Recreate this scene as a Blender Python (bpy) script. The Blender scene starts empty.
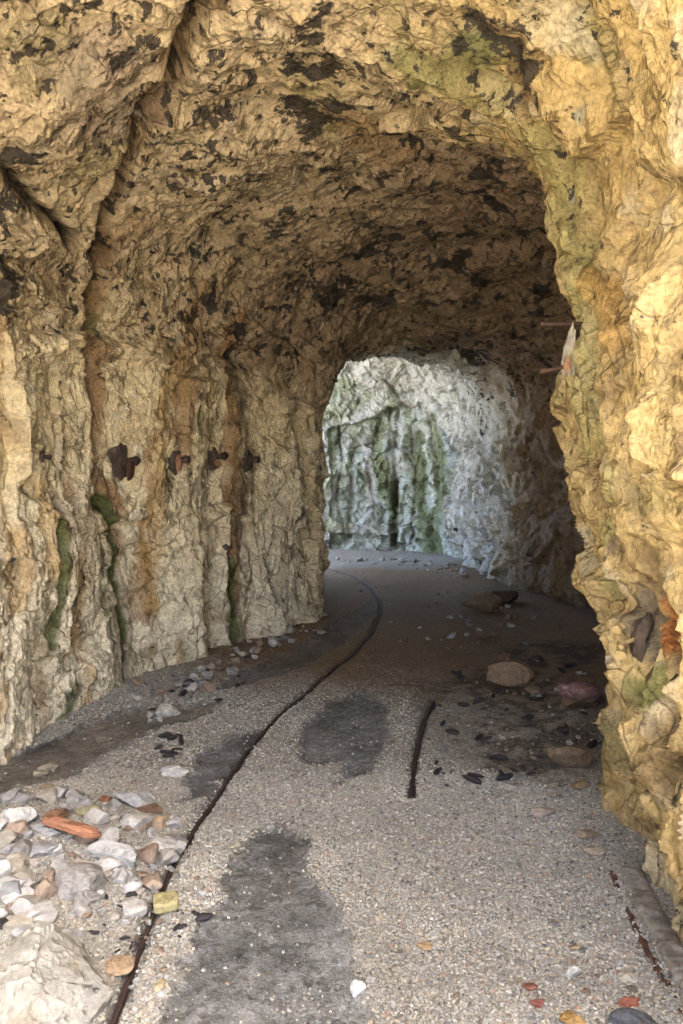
import bpy, math, random
import numpy as np
from mathutils import Vector, Matrix
from mathutils.bvhtree import BVHTree

random.seed(7)
rng = np.random.default_rng(11)
scene = bpy.context.scene
COL = scene.collection

# ------------------------------------------------------------------ camera
F_PX = 800.0
HORIZON = 470.0
PITCH = math.atan((512.0 - HORIZON) / F_PX)
CAM = Vector((0.0, 0.0, 1.6))
cam_data = bpy.data.cameras.new("camera")
cam_data.sensor_fit = 'VERTICAL'
cam_data.sensor_height = 36.0
cam_data.lens = 36.0 * F_PX / 1024.0
cam_data.clip_start = 0.05
cam_data.clip_end = 2000.0
cam = bpy.data.objects.new("camera", cam_data)
COL.objects.link(cam)
cam.location = CAM
cam.rotation_euler = (math.radians(90) - PITCH, 0, 0)
scene.camera = cam

# ------------------------------------------------------------------ light
SUN_EL = math.radians(60)
SUN_AZ = math.radians(146)          # clockwise from +Y (the view direction): high, behind the camera to the right
world = bpy.data.worlds.new("World")
scene.world = world
world.use_nodes = True
wn = world.node_tree.nodes
wl = world.node_tree.links
sky = wn.new('ShaderNodeTexSky')
sky.sky_type = 'NISHITA'
sky.sun_disc = False
sky.sun_elevation = SUN_EL
sky.sun_rotation = SUN_AZ
sky.air_density = 0.7
sky.dust_density = 5.0
sky.ozone_density = 0.9
wl.new(sky.outputs[0], wn['Background'].inputs[0])
wn['Background'].inputs[1].default_value = 0.15
sun_data = bpy.data.lights.new("sun", 'SUN')
sun_data.energy = 5.0
sun_data.angle = math.radians(0.5)
sun_data.color = (1.0, 0.97, 0.91)
sun = bpy.data.objects.new("sun", sun_data)
COL.objects.link(sun)
sdir = Vector((math.sin(SUN_AZ) * math.cos(SUN_EL), math.cos(SUN_AZ) * math.cos(SUN_EL), math.sin(SUN_EL)))
sun.rotation_euler = sdir.to_track_quat('Z', 'Y').to_euler()
sun.location = (10, -30, 30)

vs = scene.view_settings
vs.view_transform = 'Standard'
vs.look = 'None'
vs.gamma = 1.0
vs.use_curve_mapping = False
vs.exposure = 3.4
scene.cycles.max_bounces = 8
scene.cycles.diffuse_bounces = 7
scene.cycles.caustics_reflective = False
scene.cycles.caustics_refractive = False
scene.cycles.use_denoising = True

# ------------------------------------------------------------------ numpy noise
_pr = np.random.default_rng(5)
PERM = np.concatenate([_pr.permutation(256)] * 2).astype(np.int32)
_g = _pr.normal(size=(256, 3))
GRAD = (_g / np.linalg.norm(_g, axis=1)[:, None]).astype(np.float32)
RV = _pr.random((256, 3)).astype(np.float32)


def _hash(ix, iy, iz):
    return PERM[PERM[PERM[ix & 255] + (iy & 255)] + (iz & 255)]


def perlin(p, seed=0):
    p = p + np.float32(seed * 17.31)
    i = np.floor(p).astype(np.int32)
    f = (p - i).astype(np.float32)
    u = f * f * f * (f * (f * 6 - 15) + 10)
    out = np.zeros(len(p), np.float32)
    for dx in (0, 1):
        wx = u[:, 0] if dx else 1 - u[:, 0]
        for dy in (0, 1):
            wy = u[:, 1] if dy else 1 - u[:, 1]
            for dz in (0, 1):
                wz = u[:, 2] if dz else 1 - u[:, 2]
                g = GRAD[_hash(i[:, 0] + dx, i[:, 1] + dy, i[:, 2] + dz)]
                dot = g[:, 0] * (f[:, 0] - dx) + g[:, 1] * (f[:, 1] - dy) + g[:, 2] * (f[:, 2] - dz)
                out += wx * wy * wz * dot
    return out * 1.5


def fbm(p, octaves=4, seed=0, gain=0.5):
    out = np.zeros(len(p), np.float32)
    a = 1.0
    for k in range(octaves):
        out += a * perlin(p * (2.03 ** k), seed + k)
        a *= gain
    return out


def ridged(p, octaves=3, seed=0):
    out = np.zeros(len(p), np.float32)
    a = 1.0
    for k in range(octaves):
        out += a * (1 - 2 * np.abs(perlin(p * (2.1 ** k), seed + k)))
        a *= 0.5
    return out


def worley(p, seed=0):
    """F1, F2, a random number per cell and a tilted facet value per cell."""
    p = p + np.float32(seed * 9.77)
    i = np.floor(p).astype(np.int32)
    f = p - i
    n = len(p)
    f1 = np.full(n, 9.0, np.float32)
    f2 = np.full(n, 9.0, np.float32)
    cid = np.zeros(n, np.int32)
    off = np.zeros((n, 3), np.float32)
    for dx in (-1, 0, 1):
        for dy in (-1, 0, 1):
            for dz in (-1, 0, 1):
                h = _hash(i[:, 0] + dx, i[:, 1] + dy, i[:, 2] + dz)
                r = RV[h]
                v = np.stack([r[:, 0] + dx - f[:, 0], r[:, 1] + dy - f[:, 1], r[:, 2] + dz - f[:, 2]], 1)
                d = (v * v).sum(1)
                m = d < f1
                f2 = np.where(m, f1, np.minimum(f2, d))
                f1 = np.where(m, d, f1)
                cid = np.where(m, h, cid)
                off[m] = v[m]
    f1 = np.sqrt(f1)
    f2 = np.sqrt(f2)
    facet = (off * GRAD[(cid * 7 + 3) & 255]).sum(1)
    return f1, f2, RV[cid, 0], facet


def lerp(a, b, w):
    return a * (1 - w) + b * w


def sstep(a, b, x):
    t = np.clip((x - a) / (b - a), 0, 1)
    return t * t * (3 - 2 * t)


# ------------------------------------------------------------------ tunnel plan
# left foot (x, y), right foot (x, y), spring height left / right, crown height, stations to the next key
KEYS = [
    ((-14, -0.7), (13, -0.7), 5.0, 5.0, 7.5, 14),
    ((-3.2, -0.5), (2.2, -0.5), 2.8, 2.7, 4.4, 16),
    ((-2.5, 0.0), (1.45, 0.0), 2.5, 2.4, 3.95, 30),
    ((-2.3, 1.6), (1.12, 1.3), 2.4, 2.3, 3.7, 80),
    ((-2.15, 3.0), (1.03, 2.35), 2.4, 2.2, 3.57, 190),
    ((-1.98, 4.3), (1.21, 3.4), 2.5, 2.15, 3.5, 170),
    ((-1.62, 5.6), (1.35, 4.15), 2.45, 2.2, 3.52, 120),
    ((-1.28, 6.4), (1.85, 4.75), 2.4, 2.2, 3.66, 100),
    ((-0.88, 7.15), (2.4, 6.1), 2.35, 2.2, 3.58, 80),
    ((-0.48, 7.75), (2.75, 7.4), 2.3, 2.2, 3.5, 70),
    ((-0.26, 8.2), (2.7, 8.5), 2.25, 2.1, 3.3, 60),
    ((-0.2, 8.65), (2.28, 9.9), 2.1, 2.0, 3.08, 60),
    ((-0.36, 9.1), (2.0, 11.5), 2.1, 2.0, 3.02, 70),
    ((-0.52, 10.2), (1.95, 13.2), 2.25, 2.1, 3.35, 70),
    ((-0.66, 11.1), (1.5, 14.5), 2.35, 2.3, 3.6, 60),
    ((-0.8, 11.5), (0.6, 14.85), 2.5, 2.5, 3.9, 55),
    ((-0.98, 11.5), (-0.3, 14.95), 2.9, 2.9, 4.4, 40),
    ((-1.15, 11.2), (-0.8, 15.1), 3.3, 3.3, 4.9, 16),
    ((-1.4, 10.6), (-1.2, 15.6), 3.6, 3.6, 5.4, 12),
    ((-1.9, 8.6), (-1.7, 24.0), 4.6, 4.6, 6.2, 0),
]
ARCH_N = 2.35
NW_L, NW_A, NW_R = 150, 270, 160


def catmull(vals, counts):
    vals = np.asarray(vals, float)
    out = []
    n = len(vals)
    for k in range(n - 1):
        p0 = vals[max(k - 1, 0)]
        p1, p2 = vals[k], vals[k + 1]
        p3 = vals[min(k + 2, n - 1)]
        if k <= 1 or k >= n - 3:            # the flared mouths: straight
            p0, p3 = 2 * p1 - p2, 2 * p2 - p1
        c = counts[k]
        for j in range(c):
            t = j / c
            m1, m2 = (p2 - p0) * 0.42, (p3 - p1) * 0.42
            out.append((2 * t**3 - 3 * t**2 + 1) * p1 + (t**3 - 2 * t**2 + t) * m1 + (-2 * t**3 + 3 * t**2) * p2 + (t**3 - t**2) * m2)
    out.append(vals[-1])
    return np.array(out)


counts = [k[5] for k in KEYS]
LP = catmull([k[0] for k in KEYS], counts)
RP = catmull([k[1] for k in KEYS], counts)
HL = catmull([[k[2]] for k in KEYS], counts)[:, 0]
HR = catmull([[k[3]] for k in KEYS], counts)[:, 0]
HC = catmull([[k[4]] for k in KEYS], counts)[:, 0]
NS = len(LP)
KEYPOS = np.cumsum([0] + counts[:-1])
kidx = np.interp(np.arange(NS), KEYPOS, np.arange(len(KEYS)))      # fractional key index of each station

BASE_Z = -0.35


def section_params():
    """for each column: (side code, fraction) -> lateral 0..1 and height rule"""
    cols = []
    for j in range(NW_L):
        cols.append(('L', j / NW_L))
    for j in range(NW_A):
        cols.append(('A', j / NW_A))
    for j in range(NW_R + 1):
        cols.append(('R', j / NW_R))
    return cols


COLS = section_params()
NT = len(COLS)
grid = np.zeros((NS, NT, 3), np.float32)
for j, (s, f) in enumerate(COLS):
    if s == 'L':
        u = np.zeros(NS)
        z = BASE_Z + (HL - BASE_Z) * f
    elif s == 'R':
        u = np.ones(NS)
        z = HR + (BASE_Z - HR) * f
    else:
        a = math.pi * (1 - f)
        c, sn = math.cos(a), math.sin(a)
        e = 2 / ARCH_N
        x = math.copysign(abs(c) ** e, c)
        y = abs(sn) ** e
        u = np.full(NS, 0.5 + 0.5 * x)
        hs = HL * (1 - u) + HR * u
        z = hs + (HC - hs) * y
    grid[:, j, 0] = LP[:, 0] * (1 - u) + RP[:, 0] * u
    grid[:, j, 1] = LP[:, 1] * (1 - u) + RP[:, 1] * u
    grid[:, j, 2] = z
# lean of the walls: the near buttress on the right hangs inwards above its foot
K = kidx[:, None] * np.ones((1, NT))
J = np.arange(NT)[None, :] * np.ones((NS, 1))
side_r = (J > NW_L + NW_A * 0.5)
side_l = (J < NW_L + NW_A * 0.35)
vault = (J > NW_L) & (J < NW_L + NW_A)
zz = grid[:, :, 2]
lean = (sstep(NW_L + NW_A * 0.5, NW_L + NW_A * 0.85, J)) * (np.exp(-((K - 5.7) / 0.9) ** 2) * 0.24 * sstep(0.3, 1.6, zz))
grid[:, :, 0] -= lean


def grid_normals(g):
    du = np.gradient(g, axis=0)
    dv = np.gradient(g, axis=1)
    n = np.cross(du, dv)
    n /= (np.linalg.norm(n, axis=2)[:, :, None] + 1e-9)
    return n


NORM = grid_normals(grid)
mid = np.stack([(LP[:, 0] + RP[:, 0]) / 2, (LP[:, 1] + RP[:, 1]) / 2, np.full(NS, 1.5)], 1)
tst = ((mid[:, None, :] - grid) * NORM).sum(2)
if np.median(tst) < 0:
    NORM = -NORM                                                    # inward


def grid_faces(s0, s1, t0, t1):
    a = np.arange(s0, s1 - 1)[:, None] * NT + np.arange(t0, t1 - 1)[None, :]
    a = a.ravel()
    return np.stack([a, a + 1, a + NT + 1, a + NT], 1)


def bvh_of(g, step):
    gs = g[::step, ::step]
    n0, n1 = gs.shape[:2]
    a = (np.arange(n0 - 1)[:, None] * n1 + np.arange(n1 - 1)[None, :]).ravel()
    f = np.stack([a, a + 1, a + n1 + 1, a + n1], 1)
    return BVHTree.FromPolygons([tuple(v) for v in gs.reshape(-1, 3).tolist()], f.tolist())


def ray(px, py):
    x = (px - 341.5) / F_PX
    y = (512.0 - py) / F_PX
    c, s = math.cos(PITCH), math.sin(PITCH)
    return Vector((x, c + y * s, -s + y * c)).normalized()


BASE_BVH = bvh_of(grid, 4)


def wall_at(px, py, bvh=None):
    h = (bvh or BASE_BVH).ray_cast(CAM, ray(px, py))
    return (h[0], h[1]) if h[0] else (None, None)


def seg_dist(P, pts):
    """distance of every point of P (n,3) to the polyline pts"""
    d = np.full(len(P), 1e9, np.float32)
    for a, b in zip(pts[:-1], pts[1:]):
        ab = b - a
        t = np.clip(((P - a) @ ab) / max(float(ab @ ab), 1e-9), 0, 1)
        d = np.minimum(d, ((P - a - t[:, None] * ab) ** 2).sum(1))
    return np.sqrt(d)


def on_wall(pixels):
    out = []
    for px, py in pixels:
        h = PRE_BVH.ray_cast(CAM, ray(px, py))
        if h[0] is not None:
            n1 = (NT + PRE_STEP - 1) // PRE_STEP - 1
            out.append(grid[(h[2] // n1) * PRE_STEP, (h[2] % n1) * PRE_STEP].astype(np.float32))
    return out


P0 = grid.reshape(-1, 3).copy()
Kf = K.reshape(-1)
zf = P0[:, 2]
left_f = side_l.reshape(-1)
right_f = side_r.reshape(-1)
vault_f = vault.reshape(-1)
near_w = 1 - sstep(8.0, 11.0, Kf)
jw = (sstep(NW_L + NW_A * 0.52, NW_L + NW_A * 0.8, J.reshape(-1)) * (1 - sstep(6.1, 6.7, Kf))).astype(np.float32)


def feat(P, pixels, w, jitter=0.5, seed=3):
    pts = on_wall(pixels)
    if len(pts) == 1:
        pts = pts * 2
    d = seg_dist(P, pts)
    return np.exp(-(d / w) ** 2)


# ---- displacement
WARP = np.stack([perlin(P0 * 1.4, 21), perlin(P0 * 1.4, 22), perlin(P0 * 1.4, 23)], 1)
WARP2 = np.stack([perlin(P0 * 5.0, 24), perlin(P0 * 5.0, 25), perlin(P0 * 5.0, 26)], 1)
Q = P0 + 0.10 * WARP + 0.03 * WARP2
wall_w = np.where(left_f, 1 - sstep(2.2, 3.0, zf), 0) * near_w          # fluted left wall
QS = Q.copy()
QS[:, 2] *= (1 - 0.62 * wall_w)
PW = P0 + 0.05 * WARP + 0.022 * WARP2                                                  # for lines that wander

disp = 0.13 * perlin(QS * 0.75, 1) + 0.09 * perlin(QS * 1.6, 2)
f1, f2, cr, fa = worley(QS * 2.1, 1)
vk = np.where(vault_f, 0.55, 1.0)
disp += (0.12 * fa + 0.075 * (cr - 0.5)) * vk * sstep(0, 0.07, f2 - f1)
edge_big = np.exp(-((f2 - f1) / 0.06) ** 2)
g1, g2, gr, ga = worley((Q + 0.02 * WARP2) * 5.2, 2)
disp += (0.058 * ga + 0.026 * (gr - 0.5)) * (1 - 0.30 * wall_w) * (0.4 + 0.6 * vk + 0.7 * sstep(11.5, 12.8, Kf)) * sstep(0, 0.10, g2 - g1)
edge_mid = np.exp(-((g2 - g1) / 0.07) ** 2)
h1, h2, hr, ha = worley(Q * 13.0 + 0.25 * WARP2, 3)
calm = 1 - 0.45 * wall_w - 0.35 * jw - 0.30 * np.where(vault_f, 1, 0) * (1 - jw)
disp += (0.024 * ha + 0.010 * (hr - 0.5)) * sstep(0, 0.14, h2 - h1) * calm
i1, i2, ir, ia = worley(P0 * 27.0 + 0.3 * WARP2, 4)
disp += (0.008 * ia + 0.003 * (ir - 0.5)) * sstep(0, 0.25, i2 - i1) * calm
disp += 0.010 * (ridged(Q * 3.1, 3, 40) - 0.6)
fine = fbm(P0 * 26.0, 3, 50)
disp += 0.004 * fine
# vertical flutes and drip ribs on the left wall and on the end wall
flute = perlin(np.stack([Q[:, 0] * 3.2, Q[:, 1] * 3.2, Q[:, 2] * 0.35], 1), 60)
disp += 0.065 * flute * wall_w
farw = sstep(11.5, 12.8, Kf)
disp += 0.02 * perlin(np.stack([Q[:, 0] * 4.0, Q[:, 1] * 4.0, Q[:, 2] * 0.6], 1), 61) * farw
# the picked, pitted vault
rough_v = np.where(vault_f, 1.0, 0.0)
disp += 0.006 * perlin(P0 * 15.0, 70) * rough_v
# rounded, swollen blobs on the near buttress
b1, b2, br, ba = worley((P0 + 0.10 * WARP + 0.05 * WARP2) * np.array([2.6, 2.6, 1.7], np.float32), 5)
c1_, c2_, cr_, ca_ = worley((P0 + 0.05 * WARP + 0.03 * WARP2) * np.array([5.5, 5.5, 4.2], np.float32), 6)
disp += lerp(0, 0.17 * (0.45 - b1) + 0.05 * (0.45 - c1_), jw) * near_w
disp += (1 - jw) * 0.012 * (0.45 - c1_) * near_w

# features are placed on the relief built so far
PRE_STEP = 3
PRE_BVH = bvh_of((P0 + NORM.reshape(-1, 3) * (disp[:, None] - 0.05)).reshape(NS, NT, 3), PRE_STEP)
# cracks: pixel outline -> points on the rock -> 3-D distance
CRACKS = [
    ([(222, 0), (205, 30), (182, 62), (165, 90), (148, 120), (135, 150), (125, 185), (112, 220), (103, 250), (100, 300), (97, 345)], 0.045, 0.26),
    ([(0, 160), (25, 185), (45, 205), (64, 215), (75, 245)], 0.035, 0.16),
    ([(97, 345), (96, 400), (100, 450), (104, 500), (114, 545), (122, 600), (125, 660), (124, 690)], 0.035, 0.07),
    ([(240, 330), (244, 400), (240, 470), (232, 540), (233, 600), (238, 640)], 0.04, 0.08),
    ([(55, 500), (56, 560), (53, 640)], 0.025, 0.06),
    ([(275, 500), (270, 560), (280, 600)], 0.02, 0.05),
    ([(520, 30), (528, 90), (545, 140), (575, 200), (585, 270), (610, 320), (622, 345)], 0.03, 0.08),
    ([(622, 345), (600, 400), (590, 470), (605, 540), (650, 590)], 0.025, 0.06),
    ([(640, 560), (662, 600), (670, 650), (665, 720), (672, 800)], 0.03, 0.09),
    ([(600, 700), (640, 720), (660, 760), (655, 840)], 0.02, 0.06),
    ([(455, 55), (480, 95), (500, 120)], 0.02, 0.05),
    ([(395, 412), (393, 470), (392, 548)], 0.045, 0.20),
    ([(336, 425), (342, 465), (336, 500), (344, 545)], 0.026, 0.10),
    ([(358, 398), (346, 425), (334, 445)], 0.026, 0.10),
    ([(374, 428), (367, 480), (372, 520)], 0.03, 0.08),
    ([(386, 412), (389, 450), (384, 490)], 0.026, 0.10),
    ([(406, 430), (411, 480), (408, 540)], 0.026, 0.10),
    ([(424, 425), (431, 480), (427, 530)], 0.03, 0.09),
    ([(455, 395), (464, 430), (460, 470)], 0.026, 0.10),
    ([(425, 395), (446, 418), (454, 445)], 0.04, 0.14),
    ([(375, 375), (395, 395), (412, 392)], 0.03, 0.08),
    ([(352, 440), (350, 500), (345, 540)], 0.06, 0.12),
    ([(448, 440), (449, 500), (447, 540)], 0.06, 0.12),
]
crack_m = np.zeros(len(P0), np.float32)
crack_mod = 0.35 + 0.65 * sstep(-0.35, 0.25, perlin(P0 * 3.3, 68))
for pix, w, dep in CRACKS:
    far_c = len(pix) <= 4 and pix[0][0] > 330 and pix[0][0] < 470 and pix[0][1] > 370
    m = feat(PW, pix, w) * (crack_mod * 0.75 if far_c else 0.7 + 0.3 * crack_mod)
    disp -= dep * m
    crack_m = np.maximum(crack_m, feat(PW, pix, w * (1.0 if dep > .1 else 1.6)))
# bulges (+) and hollows (-)
BLOBS = [(60, 110, 0.55, 0.16), (20, 240, 0.25, 0.05), (150, 260, 0.35, -0.05), (60, 560, 0.35, 0.07), (180, 560, 0.30, 0.05),
         (290, 500, 0.35, 0.05), (545, 250, 0.20, 0.05), (660, 480, 0.30, 0.07), (640, 640, 0.13, -0.13), (655, 330, 0.16, 0.06),
         (350, 85, 0.30, 0.10), (430, 75, 0.30, 0.07), (118, 462, 0.14, -0.07), (173, 462, 0.10, -0.05), (212, 458, 0.10, -0.05), (246, 461, 0.10, -0.05),
         (625, 820, 0.20, 0.05), (575, 480, 0.10, 0.03), (570, 420, 0.12, 0.03)]
for px, py, r, a in BLOBS:
    disp += a * feat(P0, [(px, py)], r)
# the blocked arch on the end wall: the face inside its outline is set back
ARCH = [(322, 552), (324, 470), (326, 432), (345, 426), (372, 420), (388, 409), (400, 407), (418, 413), (436, 426), (448, 446), (452, 480), (450, 552)]
apts = np.array(on_wall(ARCH))
in_arch = np.zeros(len(P0), bool)
cand = np.where((Kf > 12.5) & (Kf < 16.5) & (P0[:, 0] < 2.2) & (P0[:, 0] > -0.6) & (P0[:, 1] > 13.2))[0]
poly = apts[:, [0, 2]]
xs, zs = P0[cand, 0] + 0.06 * WARP2[cand, 0], P0[cand, 2] + 0.06 * WARP2[cand, 1]
ins = np.zeros(len(cand), bool)
for a in range(len(poly)):
    x1, z1 = poly[a]
    x2, z2 = poly[(a + 1) % len(poly)]
    c = ((z1 > zs) != (z2 > zs)) & (xs < (x2 - x1) * (zs - z1) / (z2 - z1 + 1e-9) + x1)
    ins ^= c
in_arch[cand] = ins | ((zs < 0.4) & (xs > poly[0, 0]) & (xs < poly[-1, 0]))
arch_d = np.full(len(P0), 9.0, np.float32)
arch_d[cand] = seg_dist(PW[cand] + 0.05 * WARP2[cand], list(apts[4:].astype(np.float32)))
arch_l = np.exp(-(arch_d / 0.05) ** 2) * sstep(-0.5, 0.3, perlin(P0 * 2.2, 66))
disp -= 0.15 * arch_l
disp -= 0.10 * in_arch
mouth_fade = sstep(0.2, 1.2, Kf) * (1 - sstep(17.6, 18.6, Kf))
disp -= 0.05 * mouth_fade
disp = disp * (0.15 + 0.85 * mouth_fade)
disp *= np.where(right_f & (Kf > 3) & (Kf < 6), 0.85, 1.0)
GD = (P0 + NORM.reshape(-1, 3) * disp[:, None]).astype(np.float32)
grid_d = GD.reshape(NS, NT, 3)
ROCK_BVH = bvh_of(grid_d, 2)

# ---- colours of the rock (linear albedo)
def col(*c):
    return np.array(c, np.float32)


CREAM, PALE, TAN = col(.65, .545, .335), col(.72, .655, .49), col(.47, .36, .205)
BROWN, OCHRE, OLIVE = col(.215, .153, .094), col(.40, .245, .075), col(.235, .205, .085)
MOSS, BLACK, GREY, GREEN = col(.05, .065, .016), col(.022, .019, .016), col(.64, .645, .575), col(.29, .35, .16)
RUST = col(.215, .125, .055)
n1 = fbm(Q * 1.8, 4, 80)
n2 = fbm(Q * 4.5, 4, 85)
n3 = fbm(P0 * 11.0, 3, 90)
C = np.repeat(CREAM[None], len(P0), 0)


def mix(c, w, C=None):
    global CC
    CC = CC * (1 - w[:, None]) + c[None] * w[:, None]


CC = C.copy()
mix(TAN, sstep(-0.1, 0.7, n1) * 0.5)
mix(PALE, sstep(0.05, 0.6, n2) * 0.6)
# the vault is browner
mix(BROWN * 1.35, sstep(2.1, 3.1, zf + 0.35 * n1) * lerp(0.60, 0.42, jw))
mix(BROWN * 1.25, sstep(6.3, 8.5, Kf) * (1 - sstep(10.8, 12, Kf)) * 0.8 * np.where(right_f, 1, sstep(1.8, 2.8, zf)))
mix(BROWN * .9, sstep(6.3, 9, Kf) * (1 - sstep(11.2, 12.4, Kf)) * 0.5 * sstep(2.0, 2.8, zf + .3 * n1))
# the lower left wall bleaches towards its foot
mix(PALE * 1.03, wall_w * (1 - sstep(0.5, 1.9, zf + 0.4 * n1)) * 0.8)
# vertical drip streaks, ochre and brown
streak = perlin(np.stack([P0[:, 0] * 5 + .4 * WARP[:, 0], P0[:, 1] * 5 + .4 * WARP[:, 1], P0[:, 2] * 0.45], 1), 95) + 0.35 * n2
mix(OCHRE * 1.1, sstep(0.2, 0.6, streak) * 0.6 * np.where(left_f, wall_w, 0.3) * near_w)
streak2 = perlin(np.stack([P0[:, 0] * 7, P0[:, 1] * 7, P0[:, 2] * 0.5], 1), 97) + 0.4 * n2
mix(RUST * 1.5, sstep(0.35, 0.7, streak2) * 0.65 * wall_w)
streak3 = perlin(np.stack([P0[:, 0] * 6, P0[:, 1] * 6, P0[:, 2] * 0.6], 1), 99) + 0.45 * n2
mix(MOSS * 1.8, sstep(0.4, 0.75, streak3) * 0.6 * wall_w * (1 - sstep(0.7, 1.7, zf)))
# the buttress: golden with olive growth at its edge
mix(col(.39, .275, .10), lerp(0, 0.78, jw) * near_w)
mix(OLIVE * 1.25, np.where(right_f, np.exp(-((Kf - 5.75) / 0.55) ** 2), 0) * sstep(-0.3, 0.5, n1 + 0.5 * n2) * sstep(0.8, 1.5, zf) * 0.75)
mix(OLIVE, sstep(0.25, 0.7, fbm(Q * 2.6, 4, 100)) * lerp(0.25, 0.75, jw) * near_w)
mix(PALE * .65, sstep(0.2, 0.6, fbm(Q * 3.5, 3, 104)) * lerp(0.0, 0.5, jw))
# dirt held in the joints between blocks
mix(BROWN, edge_big * 0.35 * sstep(-0.2, 0.3, n2))
mix(BROWN * 1.1, edge_mid * 0.35 * sstep(-0.1, 0.4, n3))
mix(RUST * .35, crack_m * 0.85)


def stain(c, pixels, w, amount, rough=0.9):
    m = feat(PW, pixels, w * 1.15) + rough * 0.42 * n2 - 0.05
    mix(c, sstep(0.22, 0.68, m) * amount)


stain(OCHRE * 1.15, [(40, 490), (42, 560)], 0.10, 0.55)
stain(OCHRE * 1.1, [(18, 540), (12, 600)], 0.09, 0.5)
stain(RUST * 1.3, [(70, 480), (75, 620)], 0.05, 0.6)
stain(RUST * 1.2, [(205, 290), (190, 360), (183, 450)], 0.11, 0.65)
stain(RUST * 1.1, [(100, 300), (97, 400), (101, 480)], 0.06, 0.6)
stain(BLACK * 1.5, [(202, 405), (201, 430)], 0.03, 0.8)
stain(RUST * .9, [(118, 480), (118, 500)], 0.08, 0.7)
stain(RUST * .9, [(173, 475), (172, 490)], 0.05, 0.6)
stain(RUST * .9, [(246, 475), (246, 500)], 0.05, 0.7)
stain(OCHRE * .9, [(150, 500), (152, 600)], 0.05, 0.5)
stain(PALE, [(290, 480), (285, 600)], 0.3, 0.5)
stain(RUST * 1.2, [(240, 320), (243, 470), (236, 600)], 0.10, 0.8)
stain(BROWN * 0.8, [(243, 480), (240, 545)], 0.07, 0.8)
stain(RUST * 1.3, [(108, 480), (118, 560)], 0.10, 0.65)
stain(RUST, [(150, 225), (110, 250), (105, 300)], 0.10, 0.5)
stain(MOSS * 1.3, [(106, 500), (116, 560), (124, 640), (125, 685)], 0.055, 0.95)
stain(MOSS * 1.5, [(55, 510), (53, 640)], 0.035, 0.8)
stain(MOSS * 1.5, [(232, 570), (236, 630)], 0.09, 0.85)
stain(MOSS * 1.4, [(78, 690), (68, 720)], 0.07, 0.8)
stain(MOSS * 1.6, [(98, 330), (99, 290)], 0.05, 0.7)
stain(MOSS * 1.6, [(205, 410), (202, 440)], 0.04, 0.7)
stain(OLIVE * 0.7, [(40, 20), (60, 40), (30, 50)], 0.15, 0.45)
stain(OLIVE * 0.9, [(110, 150), (90, 165)], 0.18, 0.5)
stain(MOSS * 1.5, [(440, 60), (470, 45)], 0.16, 0.7)
stain(OLIVE * 1.1, [(440, 70), (480, 85)], 0.16, 0.6)
stain(OLIVE * 1.3, [(560, 150), (572, 200), (592, 300), (592, 440)], 0.17, 0.75)
stain(OLIVE * 1.4, [(602, 480), (618, 590)], 0.08, 0.8)
stain(OLIVE * .8, [(640, 505), (680, 495)], 0.06, 0.5)
stain(MOSS * 2, [(650, 690), (640, 700)], 0.07, 0.7)
stain(OCHRE * 1.05, [(590, 290), (605, 340)], 0.10, 0.6)
stain(col(.36, .14, .04), [(668, 605), (672, 640)], 0.06, 0.9)
stain(col(.09, .075, .06), [(630, 610), (640, 650)], 0.10, 0.8)
stain(OLIVE, [(610, 790), (612, 850)], 0.06, 0.7)
stain(col(.20, .16, .14), [(95, 60), (110, 90)], 0.25, 0.45)
stain(RUST * 1.2, [(390, 130), (350, 110), (400, 160)], 0.16, 0.6)
# black lichen: ragged blotches on the vault, thinning down the walls
bl = fbm(Q * 3.3, 5, 110, 0.62) + 0.22 * fbm(P0 * 1.1, 2, 115)
lo = lerp(0.61, 0.9, jw) - 0.14 * sstep(6.0, 8, Kf)
bw = sstep(0, 0.10, bl - lo + 0.35 * sstep(2.9, 1.6, zf) * 0)
bmask = bw * sstep(1.7, 2.6, zf + 0.4 * n1) * (0.92)
LICH = np.clip((bl - lo + 0.06) * 1.1, -1, 1) - 1.5 * (1 - sstep(1.7, 2.6, zf + 0.4 * n1)) - 2 * sstep(12.0, 13.5, Kf)
bl2 = fbm(P0 * 13.0, 4, 120, 0.6)
LICH = np.maximum(LICH, (bl2 + 0.35 * perlin(P0 * 1.5, 125) - 0.43) * 0.7 - 1.5 * (1 - sstep(1.9, 2.7, zf + 0.3 * n1)) - lerp(0, 0.25, jw) - 2 * sstep(12.0, 13.5, Kf))
for pix, w in [([(310, 100), (325, 110)], .10), ([(348, 62)], .08), ([(485, 25), (530, 90)], .10), ([(540, 10), (525, 60)], .09), ([(10, 245), (5, 290)], .08), ([(355, 85), (310, 155)], .07), ([(525, 100)], .08)]:
    LICH = np.maximum(LICH, (feat(PW, pix, w * 1.2) + 0.6 * n2 + 0.3 * n3 - 0.62) * 0.7)
mix(col(.23, .160, .098), np.where(right_f, 1, 0) * sstep(6.2, 7.5, Kf) * (1 - sstep(10.9, 11.5, Kf + .3 * n2)) * 0.88)  # brown rock, darkened further in place of weaker light on this wall
stain(BLACK * 1.6, CRACKS[0][0], 0.032, 0.92, 0.3)  # shadow in the core of the long crack, painted into the rock colour
stain(BLACK * 1.6, CRACKS[1][0], 0.025, 0.8, 0.4)  # the same painted shadow for the second crack
stain(RUST * .8, CRACKS[0][0], 0.07, 0.55, 0.6)
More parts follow.
